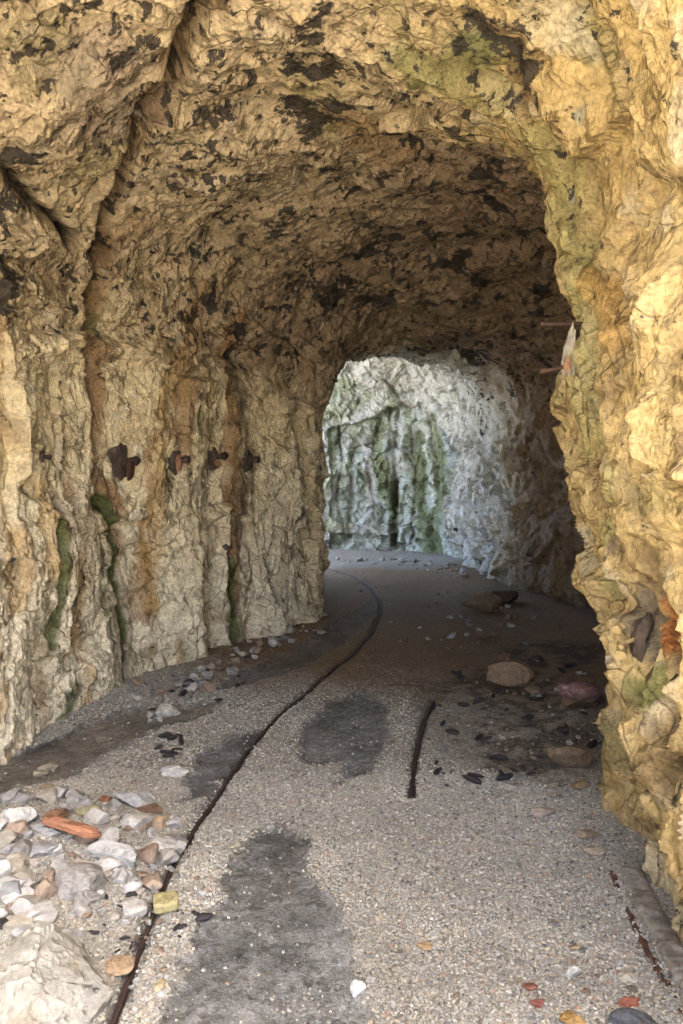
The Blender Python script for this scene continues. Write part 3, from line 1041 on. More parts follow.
WHITE, OFFW, GRY, DGR = (.58, .57, .53), (.55, .51, .42), (.43, .425, .405), (.12, .115, .11)
TANS, PEACH, REDB, ORG = (.38, .30, .19), (.45, .33, .21), (.30, .12, .07), (.46, .16, .06)
YEL, BRN, DBR = (.43, .39, .19), (.20, .12, .07), (.16, .10, .06)
S = [
    # name, label, px, bottom, w, h, colour, seed, kwargs
    ('stone', 'white upright angular block at the back of the rubble heap', 18, 832, 35, 33, WHITE, 103, dict(lo=.4, hi=.7, cuts=9)),
    ('stone', 'pale pointed slab of stone lying behind the white upright block', 9, 805, 24, 17, GRY, 104, dict(tilt=.35)),
    ('stone', 'reddish brown rounded stone beside the white upright block', 55, 823, 27, 20, (.30, .17, .10), 105, dict(hi=.95)),
    ('stone', 'yellowish stone with a grey spot behind the orange brick fragment', 90, 818, 24, 15, (.46, .43, .25), 106, {}),
    ('stone', 'small brick red stone at the back edge of the rubble heap', 105, 803, 14, 10, (.38, .17, .10), 107, {}),
    ('stone', 'long pale grey stone at the top right corner of the rubble heap', 134, 810, 44, 21, (.46, .46, .45), 108, dict(depth=.6)),
    ('stone', 'brown flat stone tucked behind the white square stone', 151, 815, 26, 12, BRN, 109, {}),
    ('stone', 'white squarish stone with rounded corners beside the peach stone', 136, 832, 34, 20, WHITE, 110, dict(lo=.45, hi=.7, cuts=8)),
    ('stone', 'peach coloured stone leaning on the white squarish stone', 161, 829, 19, 19, PEACH, 111, {}),
    ('stone', 'white chunky stone below the peach coloured stone', 160, 856, 34, 23, WHITE, 112, {}),
    ('stone', 'wide white slab below the end of the orange brick fragment', 113, 870, 60, 28, (.52, .52, .50), 113, dict(lo=.35, hi=.75)),
    ('stone', 'mid grey angular stone behind the wide white slab', 102, 840, 30, 17, GRY, 114, {}),
    ('slab', 'flat grey concrete slab half buried in gravel in the heap', 80, 900, 52, 40, (.34, .325, .30), 115, dict(depth=1.0, sizez=.10, sink=.25, tilt=-.12)),
    ('stone', 'tan upright block wedged against the flat concrete slab', 46, 902, 20, 36, (.40, .31, .23), 116, dict(depth=.8)),
    ('slab', 'bluish grey slab below the tan slab at the picture edge', 12, 904, 36, 26, (.30, .31, .31), 117, dict(depth=.9, sizez=.06)),
    ('slab', 'tan gritty slab lying on the bluish grey slab', 12, 876, 32, 22, (.40, .35, .27), 118, dict(depth=.9, sizez=.06)),
    ('stone', 'small pinkish white stone in front of the orange brick fragment', 32, 867, 13, 13, (.55, .48, .42), 119, {}),
    ('stone', 'grey cracked stone under the tip of the orange brick fragment', 44, 861, 28, 20, (.40, .40, .40), 120, {}),
    ('stone', 'light grey stone between the reddish brown stone and the brick fragment', 47, 838, 26, 13, (.45, .45, .44), 121, {}),
    ('stone', 'small white stone in front of the wide white slab', 121, 880, 24, 15, WHITE, 122, {}),
    ('stone', 'brownish dark stone in front of the white upright block', 14, 842, 22, 12, (.17, .15, .13), 123, {}),
    ('stone', 'light stone under the brownish dark stone', 10, 856, 24, 14, (.44, .43, .41), 124, {}),
    ('stone', 'isolated bright white stone lying on the path near charred wood bits', 175, 778, 27, 15, (.62, .61, .57), 125, dict(lo=.4, hi=.7)),
    ('stone', 'white stone among pebbles at the foot of the mossy crack', 168, 718, 23, 19, (.56, .53, .46), 126, dict(hi=.75)),
    ('stone', 'larger cream stone of a pair on the silt below the mossy wall', 48, 772, 19, 13, (.50, .45, .33), 127, {}),
    ('stone', 'smaller cream stone of a pair on the silt below the mossy wall', 41, 777, 14, 9, (.50, .45, .33), 128, {}),
    ('stone', 'flat tan stone on the silt between the cream pair and the heap', 47, 790, 14, 8, TANS, 129, {}),
    ('stone', 'flat tan stone beside the rail slot below the yellow block', 119, 979, 30, 27, PEACH, 130, dict(depth=1.0, sizez=.03)),
    ('stone', 'long cream stone on gravel beside the dark concrete path', 160, 994, 12, 20, (.55, .48, .30), 131, dict(depth=1.4, sizez=.025)),
    ('stone', 'grey white stone resting behind the large white boulder', 25, 940, 24, 19, (.46, .46, .45), 132, {}),
    ('stone', 'black stone at the picture edge behind the large white boulder', 5, 931, 18, 15, (.04, .036, .034), 133, {}),
    ('stone', 'grey flat stone beside the tip of the large white boulder', 74, 944, 30, 13, (.34, .33, .31), 134, {}),
    ('stone', 'cream stone alone on gravel above the dark concrete path', 234, 850, 14, 10, (.52, .48, .38), 135, {}),
    ('stone', 'white shard standing at the edge of the dark concrete path', 358, 999, 15, 22, (.66, .66, .66), 136, dict(depth=.7)),
    ('stone', 'orange tan pebble alone in the middle of the gravel', 424, 951, 15, 9, (.50, .35, .18), 137, {}),
    ('stone', 'white pointed shard standing in gravel near the concrete footing', 573, 981, 15, 24, (.55, .54, .50), 138, dict(depth=.6)),
    ('brick_fragment', 'upper of two brick red fragments on the gravel', 530, 992, 15, 12, (.34, .14, .10), 139, {}),
    ('brick_fragment', 'lower of two brick red fragments on the gravel', 537, 1009, 16, 11, (.30, .11, .09), 140, {}),
    ('brick_fragment', 'red brick corner below white stone near the concrete footing', 629, 1008, 21, 15, (.40, .15, .10), 141, {}),
    ('stone', 'white stone between red brick corner and the concrete footing', 628, 984, 20, 17, (.58, .54, .45), 142, {}),
    ('stone', 'small olive grey stone on top of the red brick corner', 633, 993, 12, 11, (.16, .15, .11), 143, {}),
    ('slab', 'dark slate slab at the bottom edge near the footing', 634, 1036, 48, 30, (.10, .105, .115), 144, dict(depth=.8)),
    ('stone', 'small tan pebble above the white pointed shard', 575, 951, 13, 8, (.45, .34, .20), 145, {}),
    ('stone', 'ochre lump at the bottom edge beside the slate slab', 572, 1030, 26, 20, (.45, .28, .10), 146, {}),
    ('boulder', 'rounded tan boulder in the dim recess on dark soil', 509, 686, 45, 29, (.34, .24, .15), 147, dict(hi=.95, cuts=8)),
    ('stone', 'small angular stone right next to the rounded tan boulder', 535, 697, 18, 14, (.28, .20, .13), 148, {}),
    ('boulder', 'humped pale slab stone far back in the dim passage', 481, 613, 38, 18, (.30, .22, .14), 149, dict(depth=.6)),
    ('boulder', 'dark boulder against the far passage wall behind humped slab', 505, 605, 24, 19, (.14, .095, .065), 150, {}),
    ('boulder', 'brown boulder half hidden by the golden buttress under plastic film', 585, 712, 42, 34, (.24, .16, .10), 151, {}),
    ('boulder', 'low wide brown boulder nearest the foot of the golden buttress', 569, 772, 48, 22, (.26, .185, .12), 152, dict(hi=.95)),
    ('stone', 'tan rounded stone at the foot of the golden buttress', 580, 790, 19, 12, (.36, .26, .14), 153, {}),
    ('slab', 'flat whitish slab on the gravel edge before the dark recess', 511, 791, 25, 8, (.44, .41, .36), 154, dict(depth=.6, sizez=.03)),
    ('stone', 'pinkish pale stone on gravel below the low wide boulder', 544, 819, 24, 13, (.46, .38, .31), 155, {}),
    ('stone', 'lower of two pale stones touching the foot of the buttress', 594, 857, 20, 13, (.48, .40, .30), 156, {}),
    ('stone', 'upper of two pale stones touching the foot of the buttress', 588, 841, 18, 14, (.44, .36, .26), 157, {}),
    ('stone', 'small grey stone beside the pinkish pale stone', 514, 838, 16, 10, (.42, .39, .35), 158, {}),
    ('stone', 'brown leaning stone beyond the rounded tan boulder', 506, 660, 14, 9, (.24, .15, .09), 159, {}),
    ('stone', 'flat brown stone on dark soil beyond the other boulders', 484, 640, 20, 7, (.18, .125, .08), 160, {}),
]
for (nm, lab, px, pb, w, h, c, sd, kw) in S:
    stone(nm, lab, {'boulder': 'boulder', 'stone': 'stone', 'slab': 'slab', 'brick_fragment': 'brick'}[nm], px, pb, w, h, c, sd, **kw)


import bmesh
HULL = [(-.10, .10, .27), (-.02, .08, .262), (.06, .02, .185), (.185, -.03, .085), (.18, .0, .02), (.11, -.17, .0), (.06, -.12, .10), (-.05, -.21, .02), (-.19, -.17, .03),
        (-.20, .0, .18), (-.22, .1, .10), (-.03, -.10, .215), (-.13, -.11, .18), (.1, .14, .0), (-.16, .22, .0), (0, .2, .12), (-.2, -.05, 0), (.13, -.04, .125)]
bm = bmesh.new()
for q in HULL:
    bm.verts.new(q)
bmesh.ops.convex_hull(bm, input=bm.verts[:])
bmesh.ops.triangulate(bm, faces=bm.faces[:])
for _ in range(4):
    bmesh.ops.subdivide_edges(bm, edges=bm.edges[:], cuts=1, use_grid_fill=True)
bm.normal_update()
bv = np.array([q.co[:] for q in bm.verts], np.float32)
bnm = np.array([q.normal[:] for q in bm.verts], np.float32)
bf = np.array([[w.index for w in q.verts] for q in bm.faces if len(q.verts) == 3], np.int32)
bm.free()
wa, wb = worley(bv * 9 + .3 * np.stack([perlin(bv * 12, 1), perlin(bv * 12, 2), perlin(bv * 12, 3)], 1), 12), worley(bv * 26, 13)
bd = 0.014 * wa[3] * sstep(0, .08, wa[1] - wa[0]) + 0.005 * wb[3] + 0.003 * perlin(bv * 14, 5) - .012 * np.exp(-((wa[1] - wa[0]) / .05) ** 2)
bv = bv + bnm * bd[:, None]
bcol = np.repeat(col(.24, .23, .20)[None], len(bv), 0) * (1 + .2 * fbm(bv * 8, 3, 3))[:, None]
bw_ = sstep(.15, .6, fbm(bv * 5, 3, 9))[:, None] * .45
bcol = bcol * (1 - bw_) + col(.21, .17, .10)[None] * bw_
bv = bv * np.array([.96, 1.0, .74], np.float32)
o = mesh_np('boulder', bv, bf, M_STONE, np.clip(bcol, .02, .7), False)
p = at(54, 1000)
o.location = (p.x, p.y, p.z - .02)
tag(o, 'large white rugged limestone boulder in the near corner beside the rail slot', 'boulder')


# box-like pieces: yellow block, orange terracotta fragment
def chunk(name, size, mat_color, seed, rough, bevel=0.12, sub=4):
    v, f = ICO[sub]
    v = v.copy()
    m = np.abs(v).max(1)
    p = 7.0
    k = (np.abs(v) ** p).sum(1) ** (1 / p)
    v = v / k[:, None]
    v = v + rough * np.stack([perlin(v * 2.5 + seed, 1), perlin(v * 2.5 + seed, 2), perlin(v * 2.5 + seed, 3)], 1)
    v = v * np.array(size, np.float32) / 2
    return mesh_np(name, v.astype(np.float32), f, M_STONE, stone_color(v * 6, mat_color, seed))


p = at(166, 908)
o = chunk('small_block', (.088, .078, .04), YEL, 3, .05)
o.location = (p.x, p.y, p.z + .022)
o.rotation_euler = (.12, -.05, .22)
tag(o, 'pale yellow square block lying across the rail slot', 'block')
p = at(70, 848)
o = chunk('terracotta_fragment', (.23, .042, .035), (.40, .185, .105), 8, .22)
o.location = (p.x, p.y + .02, p.z + .075)
o.rotation_euler = (.1, .16, -.22)
tag(o, 'long orange terracotta fragment lying on the rubble heap', 'terracotta')


# ------------------------------------------------------------------ rails in the floor
def ribbon(name, pts2, width, height, mat, lift, seed):
    pts = np.asarray(pts2, float)
    seg = np.linalg.norm(np.diff(pts, axis=0), axis=1)
    s = np.concatenate([[0], np.cumsum(seg)])
    n = int(s[-1] / 0.02)
    t = np.linspace(0, s[-1], n)
    x = np.interp(t, s, pts[:, 0])
    y = np.interp(t, s, pts[:, 1])
    k = np.ones(9) / 9
    for _ in range(2):
        xp = np.pad(x, 4, mode='reflect', reflect_type='odd')
        yp = np.pad(y, 4, mode='reflect', reflect_type='odd')
        x, y = np.convolve(xp, k, 'valid'), np.convolve(yp, k, 'valid')
    tx, ty = np.gradient(x), np.gradient(y)
    l = np.hypot(tx, ty)
    nx, ny = -ty / l, tx / l
    P = np.stack([x, y], 1).astype(np.float32)
    z = floor_height(P, False)
    P3 = np.concatenate([P, np.zeros((len(P), 1), np.float32)], 1)
    z = z + lift + 0.005 * perlin(P3 * 3, seed)
    w = width * (0.85 + 0.35 * perlin(P3 * 6, seed + 1))
    prof = [(-.5, -height), (-.5, -.004), (-.36, .0), (-.12, -.003), (.12, -.003), (.36, .0), (.5, -.004), (.5, -height)]
    V = []
    for a, b in prof:
        V.append(np.stack([x + nx * w * a, y + ny * w * a, z + b + .002 * perlin(P3 * 30 + a * 9, seed)], 1))
    V = np.stack(V, 1)
    m = len(prof)
    i = (np.arange(n - 1)[:, None] * m + np.arange(m - 1)[None, :]).ravel()
    f = np.stack([i, i + 1, i + m + 1, i + m], 1)
    return mesh_np(name, V.reshape(-1, 3).astype(np.float32), f[:, ::-1], mat)


tag(ribbon('rail', RAIL_A, .020, .05, M_DARKIRON, -.010, 3), 'long curving dark rusted rail sunk in the gravel floor', 'rail', 'narrow gauge rails in the floor')
tag(ribbon('rail', RAIL_B, .028, .05, M_DARKIRON, .000, 5), 'short exposed dark rail stub between gravel and dark soil', 'rail', 'narrow gauge rails in the floor')

# ------------------------------------------------------------------ gravel
v12, f20 = ICO[1]


def gravel(n_try, y0, y1, smin, smax, seed):
    r = np.random.default_rng(seed)
    y = y0 + (y1 - y0) * r.random(n_try)
    x = -2.3 + 5.2 * r.random(n_try)
    P = np.stack([x, y], 1).astype(np.float32)
    lx = np.interp(y, LPL[::-1, 1][np.argsort(LPL[::-1, 1])], LPL[::-1, 0][np.argsort(LPL[::-1, 1])])
    keep = (np.abs(x / y * F_PX) < 400)
    P = P[keep]
    P3 = np.concatenate([P, np.zeros((len(P), 1), np.float32)], 1)
    pf = patch_field(P)
    dens = 1 - sstep(-0.055, 0.02, pf + 0.05 * perlin(P3 * 20, 304))
    dens = np.maximum(dens, 0.012 + 0.06 * sstep(0.15, 0.5, perlin(P3 * 3, 301)))
    dr = np.minimum(line_d(P, RAIL_A), line_d(P, RAIL_B))
    bury = sstep(2.6, 2.9, P[:, 1]) * (1 - sstep(3.5, 3.9, P[:, 1])) * 0.75 * sstep(-0.4, 0.2, perlin(P3 * 4, 306))
    dens *= sstep(0.012, 0.03, dr + .014 * perlin(P3 * 9, 303)) * (0.97 - bury) + 0.03 + bury
    deepw = sstep(5.0, 6.2, P[:, 1] + 0.35 * (P[:, 0] - 0.3) + 0.3 * perlin(P3 * 2, 302))
    dens *= 1 - 0.9 * deepw
    dens *= 1 - 0.85 * sstep(-0.2, 0.15, poly_sd(P, SOOT) + 0.2 * perlin(P3 * 3, 305))
    return P[r.random(len(P)) < dens], r


def build_gravel(name, P, r, smin, smax, label, mixc):
    n = len(P)
    s = (smin + (smax - smin) * r.random(n) ** 2.6) * (0.8 + 0.09 * P[:, 1])
    ax = np.stack([s * (0.75 + .6 * r.random(n)), s * (0.7 + .5 * r.random(n)), s * (.45 + .4 * r.random(n))], 1).astype(np.float32)
    ang = r.random(n) * 6.283
    tl = r.normal(0, .35, n)
    V = v12[None] * (1 + 0.28 * r.normal(size=(n, 12, 1))).clip(.6, 1.5) * (ax / 2)[:, None, :]
    ct, st = np.cos(tl)[:, None], np.sin(tl)[:, None]
    V = np.stack([V[..., 0] * ct - V[..., 2] * st, V[..., 1], V[..., 0] * st + V[..., 2] * ct], 2)
    c, sn = np.cos(ang)[:, None], np.sin(ang)[:, None]
    V = np.stack([V[..., 0] * c - V[..., 1] * sn, V[..., 0] * sn + V[..., 1] * c, V[..., 2]], 2)
    z = floor_height(P) + ax[:, 2] * (0.10 + .25 * r.random(n))
    V += np.stack([P[:, 0], P[:, 1], z], 1)[:, None, :]
    F = (f20[None] + (np.arange(n) * 12)[:, None, None]).reshape(-1, 3)
    pal = np.array([c for c, _ in mixc], np.float32)
    pr = np.array([w for _, w in mixc], float)
    ci = r.choice(len(pal), n, p=pr / pr.sum())
    P3 = np.concatenate([P, np.zeros((n, 1), np.float32)], 1)
    cc = pal[ci] * (0.85 + .3 * r.random((n, 1))) * (1 + .22 * fbm(P3 * 1.7, 3, 320))[:, None]
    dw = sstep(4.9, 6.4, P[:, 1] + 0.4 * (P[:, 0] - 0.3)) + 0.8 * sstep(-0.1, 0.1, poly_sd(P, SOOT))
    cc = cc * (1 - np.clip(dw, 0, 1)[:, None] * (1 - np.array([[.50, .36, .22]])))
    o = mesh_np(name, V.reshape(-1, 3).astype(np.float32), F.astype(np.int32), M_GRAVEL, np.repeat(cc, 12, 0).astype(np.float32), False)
    o['kind'] = 'stuff'
    o['label'] = label
    return o


PAL = [((.345, .335, .285), 6), ((.47, .455, .40), 2.0), ((.28, .27, .235), 5), ((.24, .23, .21), 2.5), ((.42, .36, .27), 2.0), ((.34, .22, .15), .35), ((.10, .10, .10), .6), ((.32, .305, .26), 2)]
Pg, r_ = gravel(270000, 2.15, 4.2, .006, .02, 31)
Pg2, r2_ = gravel(120000, 4.2, 7.6, .009, .024, 32)
build_gravel('gravel', np.concatenate([Pg, Pg2]), r_, .0040, .0145, 'fine pale grey gravel covering the tunnel floor', PAL)

# ------------------------------------------------------------------ small countable stones, copies of a few shapes
SMALL = []
for k, c in enumerate([(.56, .55, .52), (.50, .49, .46), (.42, .41, .385), (.52, .48, .40), (.44, .34, .25), (.34, .25, .19), (.60, .59, .56), (.27, .265, .255), (.46, .43, .38), (.38, .36, .34)]):
    v, f = rock_verts(500 + k, 3, 13, .42, .8, .025)
    v = v * np.float32(.06)
    o = mesh_np('rubble_stone', v, f, M_STONE, stone_color(v / .06, c, k), False, link=False)
    SMALL.append(o)


def scatter(name, n, pts_fn, smin, smax, label, cat, group, seed, sources=SMALL, flat=.65, sink=.2):
    rr = random.Random(seed)
    made = 0
    while made < n:
        px, py = pts_fn(rr)
        p = at(px, py)
        src = rr.choice(sources)
        o = src.copy()
        o.name = name
        COL.objects.link(o)
        s = smin + (smax - smin) * rr.random() ** 1.8
        h = s * flat * rr.uniform(.7, 1.2)
        o.scale = (s / .06, s * rr.uniform(.6, 1) / .06, h / .06)
        o.location = (p.x, p.y, p.z + h * (0.5 - sink))
        o.rotation_euler = (rr.uniform(-.3, .3), rr.uniform(-.3, .3), rr.uniform(0, 6.28))
        tag(o, label, cat, group)
        made += 1


def in_poly_px(poly):
    xs = [q[0] for q in poly]
    ys = [q[1] for q in poly]

    def fn(rr):
        while True:
            x, y = rr.uniform(min(xs), max(xs)), rr.uniform(min(ys), max(ys))
            c = False
            for a in range(len(poly)):
                (x1, y1), (x2, y2) = poly[a], poly[(a + 1) % len(poly)]
                if (y1 > y) != (y2 > y) and x < (x2 - x1) * (y - y1) / (y2 - y1) + x1:
                    c = not c
            if c:
                return x, y
    return fn


scatter('rubble_stone', 150, in_poly_px([(-5, 800), (60, 800), (130, 800), (185, 825), (180, 870), (140, 920), (60, 930), (-5, 930)]), .035, .12,
        'small mixed stone in the rubble heap before the mossy wall', 'stone', 'small stones of the rubble heap', 41)
scatter('foot_stone', 110, in_poly_px([(130, 690), (190, 668), (250, 640), (318, 622), (322, 634), (270, 650), (215, 685), (200, 705), (150, 725), (125, 715)]), .035, .115,
        'small pebble lying along the foot of the fluted wall', 'stone', 'pebbles along the wall foot', 42)
scatter('gravel_stone', 70, in_poly_px([(360, 960), (500, 930), (600, 880), (670, 1000), (640, 1024), (390, 1024)]), .014, .034,
        'coarse pebble on the gravel near the concrete footing', 'stone', 'coarse pebbles near the footing', 43)
scatter('path_stone', 70, in_poly_px([(110, 880), (180, 850), (215, 860), (190, 930), (160, 1010), (120, 1020), (100, 960)]), .012, .034,
        'coarse pebble strewn beside the rail slot by the dark path', 'stone', 'coarse pebbles beside the rail slot', 44)
scatter('dark_soil_stone', 60, in_poly_px([(430, 700), (480, 640), (590, 640), (598, 770), (560, 800), (440, 780)]), .02, .06,
        'small stone scattered over the dark soil of the recess', 'stone', 'stones on the dark soil', 45)
scatter('dirt_stone', 45, in_poly_px([(340, 590), (440, 575), (520, 605), (590, 630), (520, 650), (400, 650)]), .03, .10,
        'small stone half sunk in the brown dirt of the passage', 'stone', 'stones on the passage dirt', 47)
scatter('passage_stone', 40, in_poly_px([(332, 556), (450, 560), (470, 580), (430, 572), (335, 562)]), .05, .16,
        'pale stone at the foot of the end wall', 'stone', 'stones below the end wall', 46)
CH = []
for k in range(5):
    v, f = rock_verts(700 + k, 2, 10, .5, .85, .06)
    CH.append(mesh_np('charcoal_piece', v * np.array([.06, .023, .03], np.float32), f, M_CHAR, link=False))
scatter('charcoal_piece', 12, in_poly_px([(150, 738), (185, 736), (180, 756), (160, 762)]), .05, .11, 'black charred wood bit by the isolated white stone', 'charcoal', 'charred bits by the white stone', 51, CH)
scatter('charcoal_piece', 22, in_poly_px([(130, 690), (200, 660), (250, 655), (250, 690), (190, 715), (140, 715)]), .04, .14, 'black charred wood bit among the wall foot pebbles', 'charcoal', 'charred bits at the wall foot', 52, CH)
scatter('charcoal_piece', 70, in_poly_px([(420, 710), (470, 660), (590, 660), (600, 750), (540, 780), (440, 790)]), .03, .12, 'black charred wood bit on the dark soil of the recess', 'charcoal', 'charred bits on the dark soil', 53, CH)
scatter('charcoal_piece', 26, in_poly_px([(90, 900), (190, 890), (210, 920), (180, 950), (120, 960), (80, 930)]), .018, .05, 'black charred wood bit beside the yellow block', 'charcoal', 'charred bits by the yellow block', 54, CH)
for px, py, s, lab in [(202, 920, .075, 'black charred stick lying alone at the edge of the dark path'), (130, 897, .06, 'black charred chunk between concrete slab and yellow block')]:
    o = CH[0].copy()
    COL.objects.link(o)
    p = at(px, py)
    o.location = (p.x, p.y, p.z + s * .12)
    o.scale = (s / .06, s / .06, s * .8 / .06)
    o.rotation_euler = (0, 0, .35)
    tag(o, lab, 'charcoal')


# ------------------------------------------------------------------ iron in the walls
def tube(name, pts, radii, mat, parent=None, sides=10, seed=1, rough=0.12):
    pts = [Vector(p) for p in pts]
    V, Fq = [], []
    n = len(pts)
    for i, p in enumerate(pts):
        d = (pts[min(i + 1, n - 1)] - pts[max(i - 1, 0)]).normalized()
        u = d.orthogonal().normalized() if i == 0 else (u - d * u.dot(d)).normalized()
        w = d.cross(u)
        for k in range(sides):
            a = 2 * math.pi * k / sides
            rr = radii[i] * (1 + rough * math.sin(seed * 3.1 + k * 2.3 + i * 1.7))
            V.append(p + u * math.cos(a) * rr + w * math.sin(a) * rr)
    for i in range(n - 1):
        for k in range(sides):
            Fq.append([i * sides + k, i * sides + (k + 1) % sides, (i + 1) * sides + (k + 1) % sides, (i + 1) * sides + k])
    c0, c1 = len(V), len(V) + 1
    V += [pts[0], pts[-1]]
    for k in range(sides):
        Fq.append([c0, (k + 1) % sides, k, k])
        Fq.append([c1, (n - 1) * sides + k, (n - 1) * sides + (k + 1) % sides, (n - 1) * sides + (k + 1) % sides])
    me = bpy.data.meshes.new(name)
    me.from_pydata([tuple(v) for v in V], [], [list(dict.fromkeys(q)) for q in Fq])
    me.materials.append(mat)
    me.update()
    o = bpy.data.objects.new(name, me)
    COL.objects.link(o)
    if parent:
        o.parent = parent
    return o


def lump(name, size, mat, seed, parent=None, cuts=9, rough=.08):
    v, f = rock_verts(seed, 3, cuts, .45, .8, rough)
    o = mesh_np(name, v * np.array(size, np.float32), f, mat, None, False, parent)
    return o


def wall_frame(px, py):
    p, n = wall_at(px, py, ROCK_BVH)
    if n.dot(CAM - p) < 0:
        n = -n
    # smooth the direction: use the mean rock face
    _, nb = wall_at(px, py)
    if nb.dot(CAM - p) < 0:
        nb = -nb
    return p, nb.normalized()


def wall_empty(name, px, py, label, cat, group=None):
    p, n = wall_frame(px, py)
    z = Vector((0, 0, 1))
    yv = -n
    xv = yv.cross(z).normalized()
    zv = xv.cross(yv)
    m = Matrix((xv, yv, zv)).transposed().to_4x4()      # local x along the wall, -y out of it, z up
    e = empty(name, p, label, cat, group)
    e.matrix_world = Matrix.Translation(p) @ m
    return e


BR = [(118, 462, .27, .28, 11, 'wide dark rusty bracket plate with a red brown stub beside the mossy crack'),
      (173, 461, .17, .24, 12, 'rusty bracket with an orange scab and a black bolt on the fluted wall'),
      (212, 457, .18, .26, 13, 'grey brown bracket with a small orange scab and black bolt'),
      (245, 461, .16, .21, 14, 'dark narrow bracket on the brown streak beside the passage corner')]
for px, py, w, h, sd, lab in BR:
    e = wall_empty('wall_bracket', px, py, lab, 'bracket', 'rusted brackets in the fluted wall')
    pl = lump('plate', (w, .08, h), M_PLATE, sd * 7 + 1, e, 5, .24)
    pl.location = (0, -.015, 0)
    tube('bolt', [(w * .2, -.01, .0), (w * .34, -.06, .01), (w * .40, -.085, .012), (w * .41, -.105, .012)], [.024, .026, .036, .028], M_DARKIRON, e, 7, sd, .25)
    if sd in (12, 13):
        sc_ = lump('rust_scab', (w * .45, .03, h * (.62 if sd == 12 else .25)), M_ORANGE, sd * 9, e, 8, .15)
        sc_.location = (-w * .05, -.062, -.01 if sd == 12 else -h * .2)
    if sd == 11:
        sc_ = lump('rust_scab', (w * .3, .06, h * .55), plain_material('red_rust', (.04, .014, .010), (.085, .035, .022), 20, .7), sd * 9, e, 8, .15)
        sc_.location = (w * .22, -.06, -h * .22)
for px, py, s, lab in [(41, 457, .06, 'small black iron stub alone in the cream wall above the ochre stain'), (226, 547, .05, 'small black bolt low on the brown streaked wall'),
                       (457, 529, .10, 'black iron peg in the bright far corner of the passage'), (531, 554, .10, 'dark iron peg low in the dim passage wall')]:
    e = wall_empty('iron_stub', px, py, lab, 'iron stub')
    b = lump('plate', (s, .05, s * 1.3), M_PLATE, int(px), e)
    tube('bolt', [(0, .03, 0), (s * .1, -.03, 0), (s * .25, -.06, -.005)], [s * .28, s * .26, s * .3], M_DARKIRON, e, 6, px)

# bracket with two rods on the buttress edge
e = wall_empty('rod_bracket', 571, 350, 'weathered bracket with two rusty rods jutting from the buttress edge', 'bracket')
R3 = e.matrix_world.to_3x3().inverted()
toleft = R3 @ Vector((-1, 0.05, 0))
pl = lump('mortar_block', (.075, .07, .25), M_PALEMORTAR, 317, e, 4, .30)
pl.rotation_euler = (0, .22, 0)
o = lump('rust_scab', (.035, .03, .075), M_ORANGE, 303, e)
o.location = (.045, -.035, -.075)
for zz_, dz in ((.115, .0), (-.075, -.012)):
    a0 = Vector((0, 0, zz_))
    tube('rod', [a0 - toleft * .10, a0 + toleft * .03, a0 + toleft * .09 + Vector((0, 0, dz)), a0 + toleft * .135 + Vector((0, 0, dz * 1.6))], [.009, .009, .008, .010], M_RUST, e, 8, 4, .18)

# socket with broken stubs low on the buttress
e = wall_empty('broken_socket', 638, 638, 'dark eroded socket holding pale broken stubs low in the golden buttress', 'socket')
lump('socket_mass', (.16, .10, .20), M_PLATE, 311, e, 10, .2).location = (0, .02, 0)
for (x0, z0), (x1, z1), r in [((-.05, .045), (-.012, .03), .017), ((-.045, -.02), (.045, -.055), .019), ((.02, .0), (.06, -.02), .009), ((-.07, .0), (-.055, -.03), .009)]:
    tube('stub', [(x0, -.02, z0), ((x0 + x1) / 2, -.06, (z0 + z1) / 2), (x1, -.075, z1)], [r * .8, r, r * 1.1], M_WOOD, e, 9, r * 100, .12)

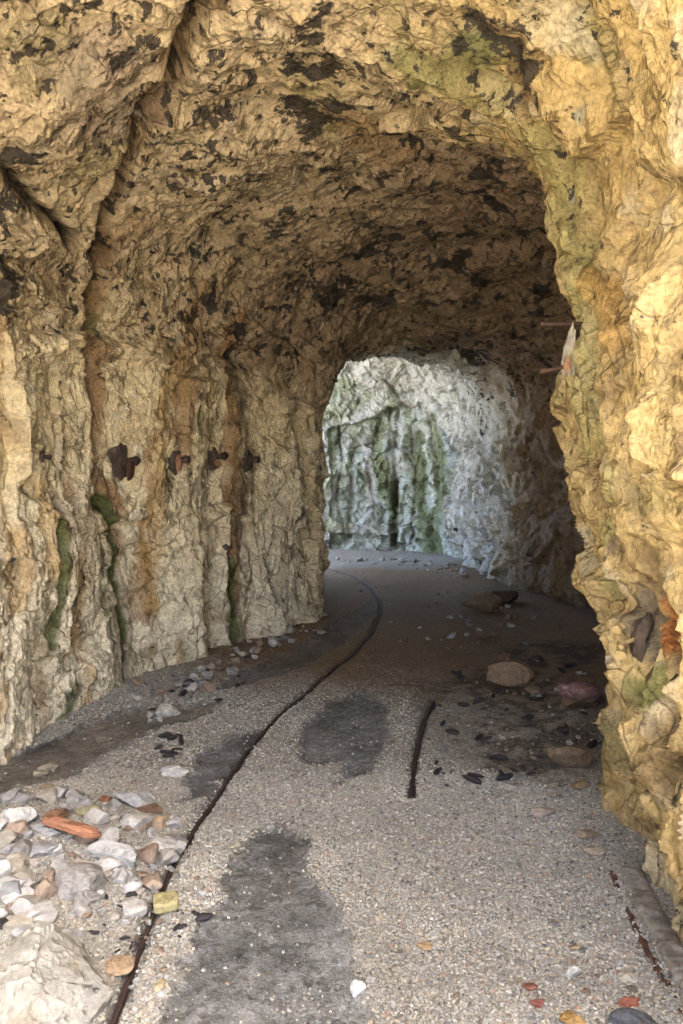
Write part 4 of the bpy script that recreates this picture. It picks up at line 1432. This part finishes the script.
# pinkish plastic film on the boulder
M_FILM = bpy.data.materials.new('plastic_film')
N, L = nodes_of(M_FILM)
N['Principled BSDF'].inputs['Base Color'].default_value = (.32, .19, .19, 1)
N['Principled BSDF'].inputs['Roughness'].default_value = .18
N['Principled BSDF'].inputs['Alpha'].default_value = .55
v, f = rock_verts(801, 4, 6, .5, .9, .22)
o = mesh_np('plastic_film', v * np.array([.34, .16, .12], np.float32), f, M_FILM)
p = at(583, 712)
o.location = (p.x, p.y + .02, p.z + .13)
o.rotation_euler = (0, .12, .1)
tag(o, 'crumpled pinkish clear plastic film on the boulder behind the buttress', 'plastic film')

# concrete footing along the foot of the buttress
fp = [at(q[0], q[1]) for q in [(616, 872), (630, 905), (648, 942), (668, 978), (690, 1012), (712, 1045)]]
fp = [Vector((q.x + .06, q.y, gz(q.x, q.y) + .02)) for q in fp]
pts = []
for a_, b_ in zip(fp[:-1], fp[1:]):
    for k in range(6):
        pts.append(a_.lerp(b_, k / 6))
fpt = np.array([q[:] for q in pts], np.float32)
fpt = np.stack([np.interp(np.linspace(0, len(fpt) - 1, 160), np.arange(len(fpt)), fpt[:, k]) for k in range(3)], 1)
ang = np.linspace(0, 2 * math.pi, 28, endpoint=False)
fd = np.gradient(fpt[:, :2], axis=0)
fd /= np.linalg.norm(fd, axis=1)[:, None]
FV = np.zeros((160, 28, 3), np.float32)
sq = (np.abs(np.cos(ang)) ** 4 + np.abs(np.sin(ang)) ** 4) ** -.25
FV[:, :, 0] = fpt[:, None, 0] - fd[:, None, 1] * np.cos(ang) * sq * .045
FV[:, :, 1] = fpt[:, None, 1] + fd[:, None, 0] * np.cos(ang) * sq * .045
FV[:, :, 2] = fpt[:, None, 2] - .022 + np.sin(ang) * sq * .028
FVf = FV.reshape(-1, 3)
FVf = FVf + (0.016 * perlin(FVf * 9, 400) + 0.010 * perlin(FVf * 24, 401) + .006 * perlin(FVf * 60, 402))[:, None] * np.array([-.7, -.3, .7], np.float32)
ii = (np.arange(159)[:, None] * 28 + np.arange(28)[None, :])
jj = (np.arange(159)[:, None] * 28 + (np.arange(28) + 1)[None, :] % 28)
FF = np.stack([ii, jj, jj + 28, ii + 28], 2).reshape(-1, 4)
tag(mesh_np('concrete_footing', FVf, FF, M_MORTAR), 'rough grey concrete footing along the base of the golden buttress', 'footing')
rb = [Vector((q.x - .078, q.y, q.z - .030)) for q in pts]
tag(tube('iron_strip', rb, [.016 + .004 * math.sin(i * 2.7) for i in range(len(rb))], M_RUST, None, 8, 5, .2), 'brown rusted iron strip running beside the concrete footing', 'iron strip')
